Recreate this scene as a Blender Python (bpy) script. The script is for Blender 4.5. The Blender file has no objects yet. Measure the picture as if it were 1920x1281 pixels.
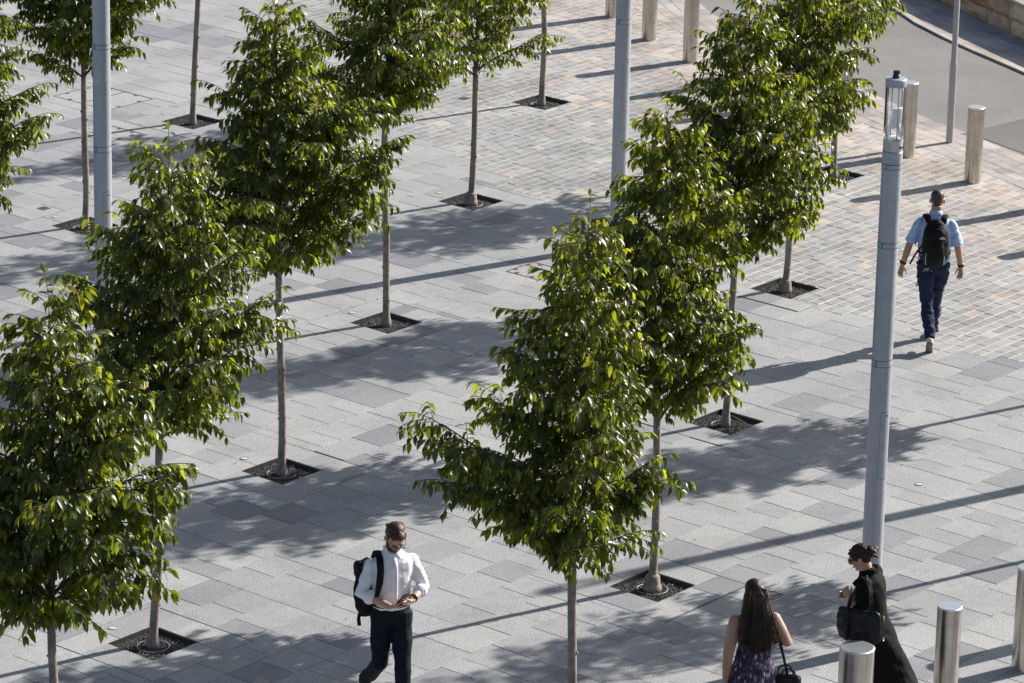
import bpy, bmesh, math, random
import numpy as np
from mathutils import Vector, Matrix

# ------------------------------------------------------------------ camera, sky, sun, exposure
SC = bpy.context.scene
COL = SC.collection
FPX = 7690.75; CAMH = 14.24; PITCH = 0.31901695; ROLL = 0.02133387      # focal length in pixels of the 1920 px wide photo
_R0 = np.array([[1, 0, 0], [0, -math.sin(PITCH), -math.cos(PITCH)], [0, math.cos(PITCH), -math.sin(PITCH)]])
_RR = np.array([[math.cos(ROLL), -math.sin(ROLL), 0], [math.sin(ROLL), math.cos(ROLL), 0], [0, 0, 1]])
CR = _RR @ _R0                                                           # rows: right, down, forward
cam_d = bpy.data.cameras.new('camera'); cam = bpy.data.objects.new('camera', cam_d); COL.objects.link(cam)
cam_d.sensor_width = 36.0; cam_d.lens = FPX / 1920 * 36.0; cam_d.clip_start = 0.5; cam_d.clip_end = 2000
mw = Matrix.Identity(4)
for r in range(3):
    mw[r][0] = CR[0][r]; mw[r][1] = -CR[1][r]; mw[r][2] = -CR[2][r]
mw.translation = (0, 0, CAMH)
cam.matrix_world = mw
SC.camera = cam

SUN_DIR_ANG = math.radians(32.5)      # where the sun stands, measured from +X towards +Y
SUN_EL = math.radians(28.5)
world = bpy.data.worlds.new('World'); SC.world = world; world.use_nodes = True
wn = world.node_tree.nodes; wl = world.node_tree.links
sky = wn.new('ShaderNodeTexSky'); sky.sky_type = 'NISHITA'; sky.sun_disc = False
sky.dust_density = 1.8; sky.sun_elevation = SUN_EL; sky.sun_rotation = math.radians(90) - SUN_DIR_ANG
wl.new(sky.outputs[0], wn['Background'].inputs[0]); wn['Background'].inputs[1].default_value = 0.065
sun_d = bpy.data.lights.new('sun', 'SUN'); sun = bpy.data.objects.new('sun', sun_d); COL.objects.link(sun)
sun_d.energy = 4.6; sun_d.angle = math.radians(0.53); sun_d.color = (1.0, 0.955, 0.895)
sun.rotation_euler = Vector((-math.cos(SUN_EL)*math.cos(SUN_DIR_ANG), -math.cos(SUN_EL)*math.sin(SUN_DIR_ANG), -math.sin(SUN_EL))).to_track_quat('-Z', 'Y').to_euler()
SC.view_settings.view_transform = 'Standard'; SC.view_settings.look = 'None'
SC.view_settings.exposure = 0.90; SC.view_settings.gamma = 1.0; SC.view_settings.use_curve_mapping = False

def ground(px, py, z=0.0):
    d = CR.T @ np.array([(px - 960) / FPX, (py - 640.5) / FPX, 1.0]); t = (z - CAMH) / d[2]
    return np.array([0, 0, CAMH]) + t * d
def project(X):
    q = CR @ (np.asarray(X, float) - np.array([0, 0, CAMH])); return 960 + FPX*q[0]/q[2], 640.5 + FPX*q[1]/q[2]

ANG = 0.87683905                                     # paving axis u, measured from +X
UX = np.array([math.cos(ANG), math.sin(ANG)]); VX = np.array([-math.sin(ANG), math.cos(ANG)])
def uv2w(u, v): return UX*u + VX*v
def w2uv(p): p = np.asarray(p)[:2]; return float(p @ UX), float(p @ VX)

# ------------------------------------------------------------------ helpers
rng = random.Random(7)
def tag(o, label=None, cat=None, group=None, kind=None):
    if label: o['label'] = label
    if cat: o['category'] = cat
    if group: o['group'] = group
    if kind: o['kind'] = kind
    return o
def empty(name, loc=(0, 0, 0), rz=0.0):
    o = bpy.data.objects.new(name, None); o.empty_display_size = 0.1; COL.objects.link(o)
    o.location = loc; o.rotation_euler = (0, 0, rz); return o
def mesh_obj(name, verts, faces, mat=None, parent=None, smooth=False):
    me = bpy.data.meshes.new(name); me.from_pydata([tuple(v) for v in verts], [], faces)
    if mat: me.materials.append(mat)
    if smooth: me.polygons.foreach_set('use_smooth', [True]*len(me.polygons))
    me.update()
    o = bpy.data.objects.new(name, me); COL.objects.link(o)
    if parent: o.parent = parent
    return o
def copy_tree(o, parent=None):
    c = o.copy(); COL.objects.link(c); c.parent = parent
    for ch in list(o.children): copy_tree(ch, c)
    return c

class MB:
    def __init__(s): s.v = []; s.f = []; s.sm = []
    def add(s, vs, fs, smooth=False):
        b = len(s.v); s.v += [tuple(x) for x in vs]; s.f += [tuple(i+b for i in f) for f in fs]; s.sm += [smooth]*len(fs); return s
    def box(s, c, h, rot=None, bev=0.0):
        if bev > 0:
            bm = bmesh.new(); bmesh.ops.create_cube(bm, size=2.0)
            for v in bm.verts: v.co = Vector((v.co.x*h[0], v.co.y*h[1], v.co.z*h[2]))
            bmesh.ops.bevel(bm, geom=bm.edges[:], offset=bev, segments=2, affect='EDGES', profile=0.5)
            vs = [v.co.copy() for v in bm.verts]; bm.verts.index_update(); fs = [[v.index for v in f.verts] for f in bm.faces]; bm.free()
        else:
            vs = [Vector((x*h[0], y*h[1], z*h[2])) for x in (-1, 1) for y in (-1, 1) for z in (-1, 1)]
            fs = [(0,1,3,2), (4,6,7,5), (0,4,5,1), (2,3,7,6), (0,2,6,4), (1,5,7,3)]
        if rot is not None: vs = [rot @ v for v in vs]
        c = Vector(c); return s.add([v + c for v in vs], fs, bev > 0)
    def tube(s, pts, rad, n=8, cap=True, flat=None, smooth=True):
        # swept tube; rad = list of radii or (a, b) pairs; flat = reference direction for the first radius
        pts = [Vector(p) for p in pts]; N = len(pts); vs = []; prev = None
        for i, p in enumerate(pts):
            t = (pts[min(i+1, N-1)] - pts[max(i-1, 0)])
            t = t.normalized() if t.length > 1e-9 else Vector((0, 0, 1))
            ref = Vector(flat) if flat is not None else (prev if prev is not None else (Vector((1, 0, 0)) if abs(t.x) < 0.9 else Vector((0, 1, 0))))
            a = ref - t*ref.dot(t)
            if a.length < 1e-6: a = t.orthogonal()
            a.normalize(); b = t.cross(a); prev = a
            r = rad[i]; ra, rb = (r, r) if not isinstance(r, (tuple, list)) else r
            for k in range(n):
                th = 2*math.pi*k/n; vs.append(p + a*ra*math.cos(th) + b*rb*math.sin(th))
        fs = [(i*n+k, i*n+(k+1) % n, (i+1)*n+(k+1) % n, (i+1)*n+k) for i in range(N-1) for k in range(n)]
        if cap:
            fs.append(tuple(range(n-1, -1, -1))); fs.append(tuple((N-1)*n+k for k in range(n)))
        return s.add(vs, fs, smooth)
    def ell(s, c, r, rot=None, nu=14, nv=9):
        vs = [Vector((0, 0, r[2]))]
        for j in range(1, nv):
            ph = math.pi*j/nv
            for i in range(nu):
                th = 2*math.pi*i/nu; vs.append(Vector((r[0]*math.sin(ph)*math.cos(th), r[1]*math.sin(ph)*math.sin(th), r[2]*math.cos(ph))))
        vs.append(Vector((0, 0, -r[2]))); last = len(vs)-1
        fs = [(0, 1+i, 1+(i+1) % nu) for i in range(nu)]
        for j in range(nv-2):
            a = 1+j*nu; b = a+nu
            fs += [(a+i, b+i, b+(i+1) % nu, a+(i+1) % nu) for i in range(nu)]
        a = 1+(nv-2)*nu; fs += [(a+(i+1) % nu, a+i, last) for i in range(nu)]
        if rot is not None: vs = [rot @ v for v in vs]
        c = Vector(c); return s.add([v + c for v in vs], fs, True)
    def lathe(s, prof, n=24, c=(0, 0, 0), smooth=True):
        c = Vector(c); vs = []; N = len(prof)
        for r, z in prof:
            for k in range(n):
                th = 2*math.pi*k/n; vs.append(c + Vector((r*math.cos(th), r*math.sin(th), z)))
        fs = [(i*n+k, i*n+(k+1) % n, (i+1)*n+(k+1) % n, (i+1)*n+k) for i in range(N-1) for k in range(n)]
        fs.append(tuple(range(n-1, -1, -1))); fs.append(tuple((N-1)*n+k for k in range(n)))
        return s.add(vs, fs, smooth)
    def build(s, name, mat=None, parent=None):
        o = mesh_obj(name, s.v, s.f, mat, parent)
        o.data.polygons.foreach_set('use_smooth', s.sm); return o
def sharp(o, deg=35):
    # split normals at hard edges so that lathed and bevelled metal keeps crisp rims
    me = o.data; bm = bmesh.new(); bm.from_mesh(me); lim = math.radians(deg)
    for e in bm.edges:
        if len(e.link_faces) == 2 and e.calc_face_angle(0) > lim: e.smooth = False
    bm.to_mesh(me); bm.free(); return o

# ------------------------------------------------------------------ materials
def new_mat(name):
    m = bpy.data.materials.new(name); m.use_nodes = True; nt = m.node_tree
    return m, nt, nt.nodes['Principled BSDF']
def N(nt, typ, **kw):
    n = nt.nodes.new(typ)
    for k, v in kw.items(): setattr(n, k, v)
    return n
def noise(nt, vec, scale, detail=3.0, rough=0.5):
    n = N(nt, 'ShaderNodeTexNoise'); n.inputs['Scale'].default_value = scale; n.inputs['Detail'].default_value = detail; n.inputs['Roughness'].default_value = rough
    if vec is not None: nt.links.new(vec, n.inputs['Vector'])
    return n
def ramp(nt, fac, stops):
    r = N(nt, 'ShaderNodeValToRGB'); e = r.color_ramp.elements
    while len(e) > 1: e.remove(e[0])
    e[0].position = stops[0][0]; e[0].color = (*stops[0][1], 1)
    for p_, c in stops[1:]:
        x = e.new(p_); x.color = (*c, 1)
    nt.links.new(fac, r.inputs[0]); return r
def mul(nt, a, b, fac=1.0):
    m = N(nt, 'ShaderNodeMix', data_type='RGBA', blend_type='MULTIPLY'); m.inputs[0].default_value = fac
    for s_, x in ((6, a), (7, b)):
        if isinstance(x, tuple): m.inputs[s_].default_value = (*x, 1)
        else: nt.links.new(x, m.inputs[s_])
    return m.outputs[2]
def mixc(nt, fac, a, b):
    m = N(nt, 'ShaderNodeMix', data_type='RGBA')
    if isinstance(fac, float): m.inputs[0].default_value = fac
    else: nt.links.new(fac, m.inputs[0])
    for s_, x in ((6, a), (7, b)):
        if isinstance(x, tuple): m.inputs[s_].default_value = (*x, 1)
        else: nt.links.new(x, m.inputs[s_])
    return m.outputs[2]
def bump(nt, h, strength, dist, bsdf):
    b = N(nt, 'ShaderNodeBump'); b.inputs['Strength'].default_value = strength; b.inputs['Distance'].default_value = dist
    nt.links.new(h, b.inputs['Height']); nt.links.new(b.outputs[0], bsdf.inputs['Normal']); return b
def wpos(nt): return N(nt, 'ShaderNodeNewGeometry').outputs['Position']

def stone_mat(name, src, grain=85.0, contrast=0.6, rough=0.68, stain=0.13):
    """src: 'object' takes the object's own colour, 'attr' the per-piece colour attribute."""
    m, nt, b = new_mat(name)
    base = N(nt, 'ShaderNodeObjectInfo').outputs['Color'] if src == 'object' else N(nt, 'ShaderNodeAttribute', attribute_name='tint').outputs['Color']
    P = wpos(nt)
    g = noise(nt, P, grain, 2.0, 0.7)
    gr = ramp(nt, g.outputs[0], [(0.30, (1-contrast,)*3), (0.52, (1, 1, 1)), (0.74, (1+contrast*1.2,)*3)])
    s1 = noise(nt, P, 0.8, 6.0, 0.62); sr = ramp(nt, s1.outputs[0], [(0.36, (1-stain,)*3), (0.52, (1, 1, 1)), (0.68, (1+stain*0.5,)*3)])
    s2 = noise(nt, P, 9.0, 4.0, 0.65); sr2 = ramp(nt, s2.outputs[0], [(0.32, (1-stain*0.6, 1-stain*0.62, 1-stain*0.66)), (0.50, (1, 1, 1)), (0.75, (1.05, 1.05, 1.05))])
    c = mul(nt, base, gr.outputs[0]); c = mul(nt, c, sr.outputs[0]); c = mul(nt, c, sr2.outputs[0])
    # chewing-gum spots and drips trodden into the stone
    vo = N(nt, 'ShaderNodeTexVoronoi'); vo.inputs['Scale'].default_value = 2.6; nt.links.new(P, vo.inputs['Vector'])
    sp = ramp(nt, vo.outputs['Distance'], [(0.0, (0.62, 0.62, 0.62)), (0.030, (0.68, 0.68, 0.68)), (0.045, (1, 1, 1))])
    s3 = noise(nt, P, 1.7, 2.0, 0.5); k3 = ramp(nt, s3.outputs[0], [(0.52, (0, 0, 0)), (0.60, (1, 1, 1))])
    c = mixc(nt, k3.outputs[0], c, mul(nt, c, sp.outputs[0]))
    nt.links.new(c, b.inputs['Base Color']); b.inputs['Roughness'].default_value = rough
    b.inputs['Specular IOR Level'].default_value = 0.35
    bump(nt, g.outputs[0], 0.25, 0.003, b)
    return m
M = {}
M['paver'] = stone_mat('granite_paver', 'object'); M['paver_s'] = stone_mat('granite_paver_field', 'attr')
M['sett'] = stone_mat('sett_stone', 'object', 110.0, 0.22, 0.72, 0.26); M['sett_s'] = stone_mat('sett_stone_field', 'attr', 110.0, 0.22, 0.72, 0.26)
def plain(name, col, rough=0.6, metal=0.0, spec=0.5, var=0.0, scale=20.0, coat=0.0):
    m, nt, b = new_mat(name); b.inputs['Roughness'].default_value = rough; b.inputs['Metallic'].default_value = metal; b.inputs['Specular IOR Level'].default_value = spec
    b.inputs['Coat Weight'].default_value = coat
    if var > 0:
        tc = N(nt, 'ShaderNodeTexCoord'); n = noise(nt, tc.outputs['Object'], scale, 4.0, 0.6)
        r = ramp(nt, n.outputs[0], [(0.3, tuple(x*(1-var) for x in col)), (0.7, tuple(min(1, x*(1+var)) for x in col))])
        nt.links.new(r.outputs[0], b.inputs['Base Color'])
    else: b.inputs['Base Color'].default_value = (*col, 1)
    return m
def ground_mat(name, col, var, scale, grain, gvar, rough=0.85):
    m, nt, b = new_mat(name); P = wpos(nt)
    n = noise(nt, P, scale, 5.0, 0.6); r = ramp(nt, n.outputs[0], [(0.32, tuple(x*(1-var) for x in col)), (0.68, tuple(x*(1+var) for x in col))])
    g = noise(nt, P, grain, 2.0, 0.7); gr = ramp(nt, g.outputs[0], [(0.3, (1-gvar,)*3), (0.7, (1+gvar,)*3)])
    nt.links.new(mul(nt, r.outputs[0], gr.outputs[0]), b.inputs['Base Color']); b.inputs['Roughness'].default_value = rough; b.inputs['Specular IOR Level'].default_value = 0.3
    bump(nt, g.outputs[0], 0.5, 0.006, b); return m
M['mortar_grey'] = ground_mat('grey_joint_mortar', (0.13, 0.13, 0.13), 0.25, 2.0, 90, 0.3)
M['mortar_cream'] = ground_mat('cream_joint_mortar', (0.62, 0.54, 0.42), 0.18, 2.5, 80, 0.2)
M['asphalt_dark'] = ground_mat('patched_asphalt', (0.165, 0.158, 0.15), 0.14, 0.9, 75, 0.45, 0.9)
M['asphalt'] = ground_mat('worn_asphalt', (0.215, 0.206, 0.194), 0.14, 0.7, 75, 0.42, 0.9)
M['kerb'] = ground_mat('kerb_stone', (0.46, 0.40, 0.345), 0.15, 3.0, 60, 0.2)
M['soil'] = ground_mat('pit_grit', (0.05, 0.05, 0.052), 0.3, 8.0, 120, 0.5, 0.95)
M['sandstone_cap'] = ground_mat('sandstone_capping', (0.50, 0.40, 0.31), 0.2, 2.0, 50, 0.2)
M['wall_mortar'] = ground_mat('wall_mortar', (0.40, 0.36, 0.31), 0.15, 6.0, 60, 0.2)
M['steel_edge'] = plain('dark_steel_edging', (0.09, 0.088, 0.085), 0.55, 0.8, 0.5, 0.2)
M['rust_frame'] = plain('bronze_cover_frame', (0.19, 0.125, 0.09), 0.55, 0.6, 0.5, 0.35, 30)
M['pvc'] = plain('white_irrigation_pipe', (0.33, 0.33, 0.32), 0.45, 0, 0.5, 0.1)
M['lens'] = plain('ground_light_lens', (0.50, 0.51, 0.53), 0.5, 0.0, 0.3)
M['ring_steel'] = plain('ground_light_ring', (0.24, 0.24, 0.24), 0.6, 0.0)
M['litter'] = plain('dry_leaf_litter', (0.27, 0.19, 0.11), 0.8, 0, 0.2, 0.5, 40)
M['drain'] = plain('rusty_grate', (0.13, 0.10, 0.085), 0.7, 0.5, 0.4, 0.4, 50)
M['pole'] = plain('grey_powder_coat', (0.40, 0.43, 0.485), 0.42, 0.35, 0.5, 0.09, 9)
M['pole_dark'] = plain('dark_seam', (0.03, 0.03, 0.035), 0.6)
M['slim'] = plain('slim_pole_paint', (0.36, 0.375, 0.39), 0.4, 0.2, 0.5, 0.05, 8)
M['alu'] = plain('brushed_collar', (0.55, 0.57, 0.60), 0.35, 0.8, 0.5, 0.08, 30)
M['black_plastic'] = plain('black_sensor_plastic', (0.015, 0.016, 0.02), 0.4)
M['lamp_white'] = plain('lamp_housing_white', (0.72, 0.75, 0.78), 0.4, 0.0, 0.5)
def glass_mat():
    m = bpy.data.materials.new('lantern_glass'); m.use_nodes = True; nt = m.node_tree; nt.nodes.clear()
    o = N(nt, 'ShaderNodeOutputMaterial'); t = N(nt, 'ShaderNodeBsdfTransparent'); t.inputs[0].default_value = (0.965, 0.975, 0.975, 1)
    g = N(nt, 'ShaderNodeBsdfGlossy'); g.inputs['Roughness'].default_value = 0.03; g.inputs[0].default_value = (0.95, 0.97, 1, 1)
    f = N(nt, 'ShaderNodeFresnel'); f.inputs[0].default_value = 1.5; x = N(nt, 'ShaderNodeMixShader')
    nt.links.new(f.outputs[0], x.inputs[0]); nt.links.new(t.outputs[0], x.inputs[1]); nt.links.new(g.outputs[0], x.inputs[2]); nt.links.new(x.outputs[0], o.inputs[0]); return m
M['glass'] = glass_mat()
def steel_mat():
    m, nt, b = new_mat('brushed_stainless_steel'); tc = N(nt, 'ShaderNodeTexCoord'); mp = N(nt, 'ShaderNodeMapping'); mp.inputs['Scale'].default_value = (38, 38, 0.7)
    nt.links.new(tc.outputs['Object'], mp.inputs[0]); n = noise(nt, mp.outputs[0], 1.0, 4.0, 0.6)
    n2 = noise(nt, tc.outputs['Object'], 5.0, 5.0, 0.65)
    r = ramp(nt, n.outputs[0], [(0.28, (0.40, 0.365, 0.325)), (0.5, (0.56, 0.53, 0.49)), (0.72, (0.66, 0.64, 0.61))])
    r2 = ramp(nt, n2.outputs[0], [(0.35, (0.80, 0.77, 0.73)), (0.6, (1, 1, 1))])
    nt.links.new(mul(nt, r.outputs[0], r2.outputs[0]), b.inputs['Base Color']); b.inputs['Metallic'].default_value = 1.0
    rr = N(nt, 'ShaderNodeMapRange'); rr.inputs[3].default_value = 0.2; rr.inputs[4].default_value = 0.38; nt.links.new(n2.outputs[0], rr.inputs[0]); nt.links.new(rr.outputs[0], b.inputs['Roughness'])
    return m
M['steel'] = steel_mat(); M['steel_top_lit'] = plain('sky_lit_steel_top', (0.80, 0.80, 0.80), 0.42, 1.0, 0.5, 0.06, 25)  # top plate's base colour lightened to mimic sky and sun reflected on it
def bark_mat():
    m, nt, b = new_mat('grey_brown_bark'); tc = N(nt, 'ShaderNodeTexCoord'); mp = N(nt, 'ShaderNodeMapping'); mp.inputs['Scale'].default_value = (1, 1, 0.35)
    nt.links.new(tc.outputs['Object'], mp.inputs[0]); n = noise(nt, mp.outputs[0], 45, 6.0, 0.7); n2 = noise(nt, tc.outputs['Object'], 7, 4.0, 0.6)
    r = ramp(nt, n.outputs[0], [(0.3, (0.15, 0.128, 0.108)), (0.55, (0.29, 0.255, 0.22)), (0.75, (0.40, 0.36, 0.315))])
    r2 = ramp(nt, n2.outputs[0], [(0.35, (0.72, 0.7, 0.68)), (0.65, (1.12, 1.1, 1.08))])
    nt.links.new(mul(nt, r.outputs[0], r2.outputs[0]), b.inputs['Base Color']); b.inputs['Roughness'].default_value = 0.85; b.inputs['Specular IOR Level'].default_value = 0.2
    bump(nt, n.outputs[0], 0.6, 0.004, b); return m
M['bark'] = bark_mat()
def twig_mat():
    return plain('dark_twig_bark', (0.085, 0.062, 0.045), 0.8, 0, 0.3, 0.25, 30)
M['twig'] = twig_mat()
def leaf_mat():
    m = bpy.data.materials.new('glossy_green_leaf'); m.use_nodes = True; nt = m.node_tree; b = nt.nodes['Principled BSDF']; out = nt.nodes['Material Output']
    at = N(nt, 'ShaderNodeAttribute', attribute_name='tint')
    nt.links.new(at.outputs['Color'], b.inputs['Base Color']); b.inputs['Roughness'].default_value = 0.36; b.inputs['Specular IOR Level'].default_value = 0.6
    tr = N(nt, 'ShaderNodeBsdfTranslucent'); tcol = mul(nt, at.outputs['Color'], (5.0, 4.5, 0.55)); nt.links.new(tcol, tr.inputs[0])
    x = N(nt, 'ShaderNodeMixShader'); x.inputs[0].default_value = 0.50
    nt.links.new(b.outputs[0], x.inputs[1]); nt.links.new(tr.outputs[0], x.inputs[2]); nt.links.new(x.outputs[0], out.inputs[0]); return m
M['leaf'] = leaf_mat()
def sandstone_mat():
    m, nt, b = new_mat('rough_sandstone'); tc = N(nt, 'ShaderNodeTexCoord'); P = wpos(nt); oi = N(nt, 'ShaderNodeObjectInfo')
    mp = N(nt, 'ShaderNodeMapping'); mp.inputs['Rotation'].default_value = (0.25, 0.1, 0.3); mp.inputs['Scale'].default_value = (1.0, 1.0, 3.2); nt.links.new(P, mp.inputs[0])
    w = N(nt, 'ShaderNodeTexWave'); w.wave_type = 'BANDS'; w.bands_direction = 'Z'; w.inputs['Scale'].default_value = 0.55; w.inputs['Distortion'].default_value = 11.0; w.inputs['Detail'].default_value = 4.0; w.inputs['Detail Scale'].default_value = 1.3
    nt.links.new(mp.outputs[0], w.inputs[0])
    n4 = noise(nt, mp.outputs[0], 1.5, 5.0, 0.6); n4.inputs['Distortion'].default_value = 1.2
    r = ramp(nt, n4.outputs[0], [(0.30, (0.27, 0.165, 0.105)), (0.45, (0.46, 0.33, 0.225)), (0.56, (0.60, 0.49, 0.375)), (0.72, (0.38, 0.25, 0.165))])
    n = noise(nt, P, 30, 5, 0.65); gr = ramp(nt, n.outputs[0], [(0.3, (0.75,)*3), (0.7, (1.15,)*3)])
    c = mul(nt, r.outputs[0], gr.outputs[0]); c = mul(nt, c, oi.outputs['Color'])
    nt.links.new(c, b.inputs['Base Color']); b.inputs['Roughness'].default_value = 0.9; b.inputs['Specular IOR Level'].default_value = 0.15; bump(nt, n.outputs[0], 0.7, 0.01, b); return m
M['sandstone'] = sandstone_mat()

# ------------------------------------------------------------------ layout data (metres; x right, y away from the camera)
PITS = {'A0': (0.53, 31.07), 'A1': (1.367, 35.890), 'A2': (2.254, 40.586), 'A3': (3.144, 45.294), 'A4': (4.036, 50.118),
        'B0': (-3.58, 29.75), 'B1': (-3.178, 34.239), 'B2': (-2.294, 38.816), 'B3': (-1.414, 43.706), 'B4': (-0.545, 48.607), 'B5': (0.329, 53.405),
        'C0': (-6.04, 42.42), 'C1': (-5.160, 47.212), 'C2': (-4.26, 52.06),
        'Z1': (5.45, 32.77), 'Z2': (6.12, 37.47), 'Z3': (6.87, 42.17)}
PUV = {k: w2uv(p) for k, p in PITS.items()}
HP = 0.283; HF = 0.632                                  # half side of the gravel square and of the frame round it
COVERS = [('large', 36.90, 37.745, 37.735, 38.80), ('single', 35.868, 36.40, 36.60, 37.13), ('single', 35.09, 35.606, 28.807, 29.32)]   # u0,u1,v0,v1

# near road edge, far road edge
NEAR = [ground(*q)[:2] for q in [(1310, 3), (1345, 35), (1711.5, 212), (1772, 234), (1810, 248), (1841.5, 261), (1920, 293)]]
NEAR = [np.array([-0.6, 75.0]), np.array([1.3, 65.2])] + NEAR + [np.array([8.9, 47.2]), np.array([14.0, 38.5]), np.array([20.0, 28.5])]
def smooth_curve(pts, step=0.1):
    P = [np.asarray(p, float) for p in pts]
    for _ in range(3):
        Q = [P[0]]
        for a, b in zip(P, P[1:]): Q += [a*.75+b*.25, a*.25+b*.75]
        P = Q + [P[-1]]
    L = [0.0]
    for a, b in zip(P, P[1:]): L.append(L[-1] + float(np.linalg.norm(b-a)))
    P = np.array(P); L = np.array(L); s = np.arange(0, L[-1], step)
    return np.stack([np.interp(s, L, P[:, 0]), np.interp(s, L, P[:, 1])], 1)
NC = smooth_curve(NEAR)
def edge_frame(C, i):
    t = C[min(i+1, len(C)-1)] - C[max(i-1, 0)]; t = t/np.linalg.norm(t); return t, np.array([t[1], -t[0]])   # tangent (down the picture), normal to its right
def off(C, d): return np.array([C[i] + edge_frame(C, i)[1]*d for i in range(len(C))])
t0, n0 = edge_frame(NC, 10)
SGN = 1.0 if (n0 @ np.array([-1, -1]) > 0) else -1.0     # towards the plaza
BAND = 0.92
INNER = off(NC, SGN*BAND)
def band_dist(p):
    d = NC - np.asarray(p); i = int(np.argmin((d*d).sum(1))); t, n = edge_frame(NC, i)
    return float((np.asarray(p)-NC[i]) @ n)*SGN, i       # > 0 on the plaza side

# ------------------------------------------------------------------ paving
CW = 0.424; V0 = 21.663; MOD = CW/3
def ub_raw(v):
    xs = [14, 20, 22.6, 23.4, 24.2, 25.0, 26.2, 28.0, 30.0, 31.5, 32.2, 34.0, 37.0, 40.0, 44.0]
    ys = [37.6, 37.0, 36.55, 36.3, 36.2, 36.7, 36.6, 36.9, 37.5, 37.8, 38.1, 38.9, 40.8, 43.0, 46.0]
    return float(np.interp(v, xs, ys))
CLIGHT = [(0.335, 0.336, 0.338), (0.36, 0.36, 0.36), (0.315, 0.317, 0.322), (0.345, 0.347, 0.352), (0.37, 0.368, 0.362)]
CDARK = [(0.235, 0.238, 0.252), (0.255, 0.257, 0.268), (0.27, 0.273, 0.283)]
def paver_colour(r):
    c = r.choice(CDARK) if r.random() < 0.15 else r.choice(CLIGHT)
    k = r.uniform(0.96, 1.04); return tuple(x*k for x in c)
SGREY = [(0.317, 0.32, 0.323), (0.294, 0.3, 0.306), (0.345, 0.345, 0.345), (0.3243, 0.3243, 0.3213)]
STAN = [(0.4174, 0.3653, 0.3274), (0.4027, 0.3553, 0.3269), (0.4376, 0.3949, 0.3476), (0.3631, 0.3205, 0.3015), (0.4274, 0.3753, 0.3422), (0.3835, 0.3551, 0.3314), (0.4235, 0.3998, 0.3666)]
SORANGE = [(0.4105, 0.355, 0.2995), (0.384, 0.3322, 0.2989)]
def sett_colour(r, t):
    pt = min(0.93, max(0.05, 0.04 + 0.95*t*t + 0.15*t)); x = r.random()
    if x < 0.012 + 0.02*t: c = r.choice(SORANGE)
    elif x < pt: c = r.choice(STAN)
    else: c = r.choice(SGREY)
    k = r.uniform(0.9, 1.08); return tuple(y*k for y in c)

def sub_rect(R, H):
    out = []
    for (a, b, c, d) in R:
        h0, h1, h2, h3 = H
        if b <= h0 or a >= h1 or d <= h2 or c >= h3: out.append((a, b, c, d)); continue
        if a < h0: out.append((a, h0, c, d))
        if b > h1: out.append((h1, b, c, d))
        m0, m1 = max(a, h0), min(b, h1)
        if c < h2: out.append((m0, m1, c, h2))
        if d > h3: out.append((m0, m1, h3, d))
    return [r for r in out if r[1]-r[0] > 0.028 and r[3]-r[2] > 0.028]
def int_rect(r, H):
    q = (max(r[0], H[0]), min(r[1], H[1]), max(r[2], H[2]), min(r[3], H[3]))
    return [q] if q[1]-q[0] > 0.028 and q[3]-q[2] > 0.028 else []
def sq(k, h): u, v = PUV[k]; return (u-h, u+h, v-h, v+h)
FULL = [k for k in PITS if k not in ('A3', 'A4', 'B5')]; MIXED = ['A3', 'A4', 'B5']
def in_zone(u, v, m=300):
    p = uv2w(u, v)
    if p[1] < 20 or p[1] > 68: return False
    x, y = project((p[0], p[1], 0)); return -m < x < 1920+m and -m < y < 1281+m*1.3
def split(rect):
    R = [rect]
    for k in PITS:
        u, v = PUV[k]
        if rect[1] < u-0.9 or rect[0] > u+0.9 or rect[3] < v-0.9 or rect[2] > v+0.9: continue
        o = []
        for r in R:
            o += sub_rect([r], sq(k, HF+0.005))
            if k in MIXED:
                for q in int_rect(r, sq(k, HF-0.005)): o += sub_rect([q], sq(k, HP+0.010))
        R = o
    for (_, a, b, c, d) in COVERS: R = sub_rect(R, (a-0.004, b+0.004, c-0.004, d+0.004))
    return R
tiles_g = []; tiles_s = []; bed_g = []; bed_s = []
pr = random.Random(11)
for k in range(-34, 52):
    va = V0 + k*CW; vb = va + CW; vm = (va+vb)/2
    ub = round((ub_raw(vm) + pr.uniform(-0.16, 0.16))/MOD)*MOD
    # granite course
    u = 14.0 - pr.random()*0.6; u = round(u/MOD)*MOD + 0.05
    while u < ub - 0.03:
        L = pr.choice([2, 2, 3, 3, 3, 4, 4, 4])*MOD; e = min(u+L, ub)
        if ub - e < 0.1: e = ub
        if in_zone((u+e)/2, vm):
            for r in split((u+0.003, e-0.003, va+0.003, vb-0.003)): tiles_g.append((r, paver_colour(pr)))
        u = e
    bed_g.append((13.0, ub, va, vb)); bed_s.append((ub, 60.0, va, vb))
    for j in range(3):
        a = va + j*MOD; b = a + MOD; u = ub
        while u < 62:
            L = pr.choice([0.17, 0.20, 0.235, 0.26, 0.29, 0.33]) * pr.uniform(0.94, 1.06); e = u+L
            p = uv2w((u+e)/2, (a+b)/2)
            if in_zone((u+e)/2, (a+b)/2):
                bd, bi = band_dist(p)
                if bd > BAND - 0.2:
                    t = max(0.0, min(1.0, 1 - (bd-BAND)/max(0.8, (ub_dist := (bd-BAND) + (u-ub)*0.9))))
                    for r in split((u+0.003, e-0.003, a+0.0085, b-0.0085)): tiles_s.append((r, sett_colour(pr, t), bd, bi))
            u = e
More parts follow.
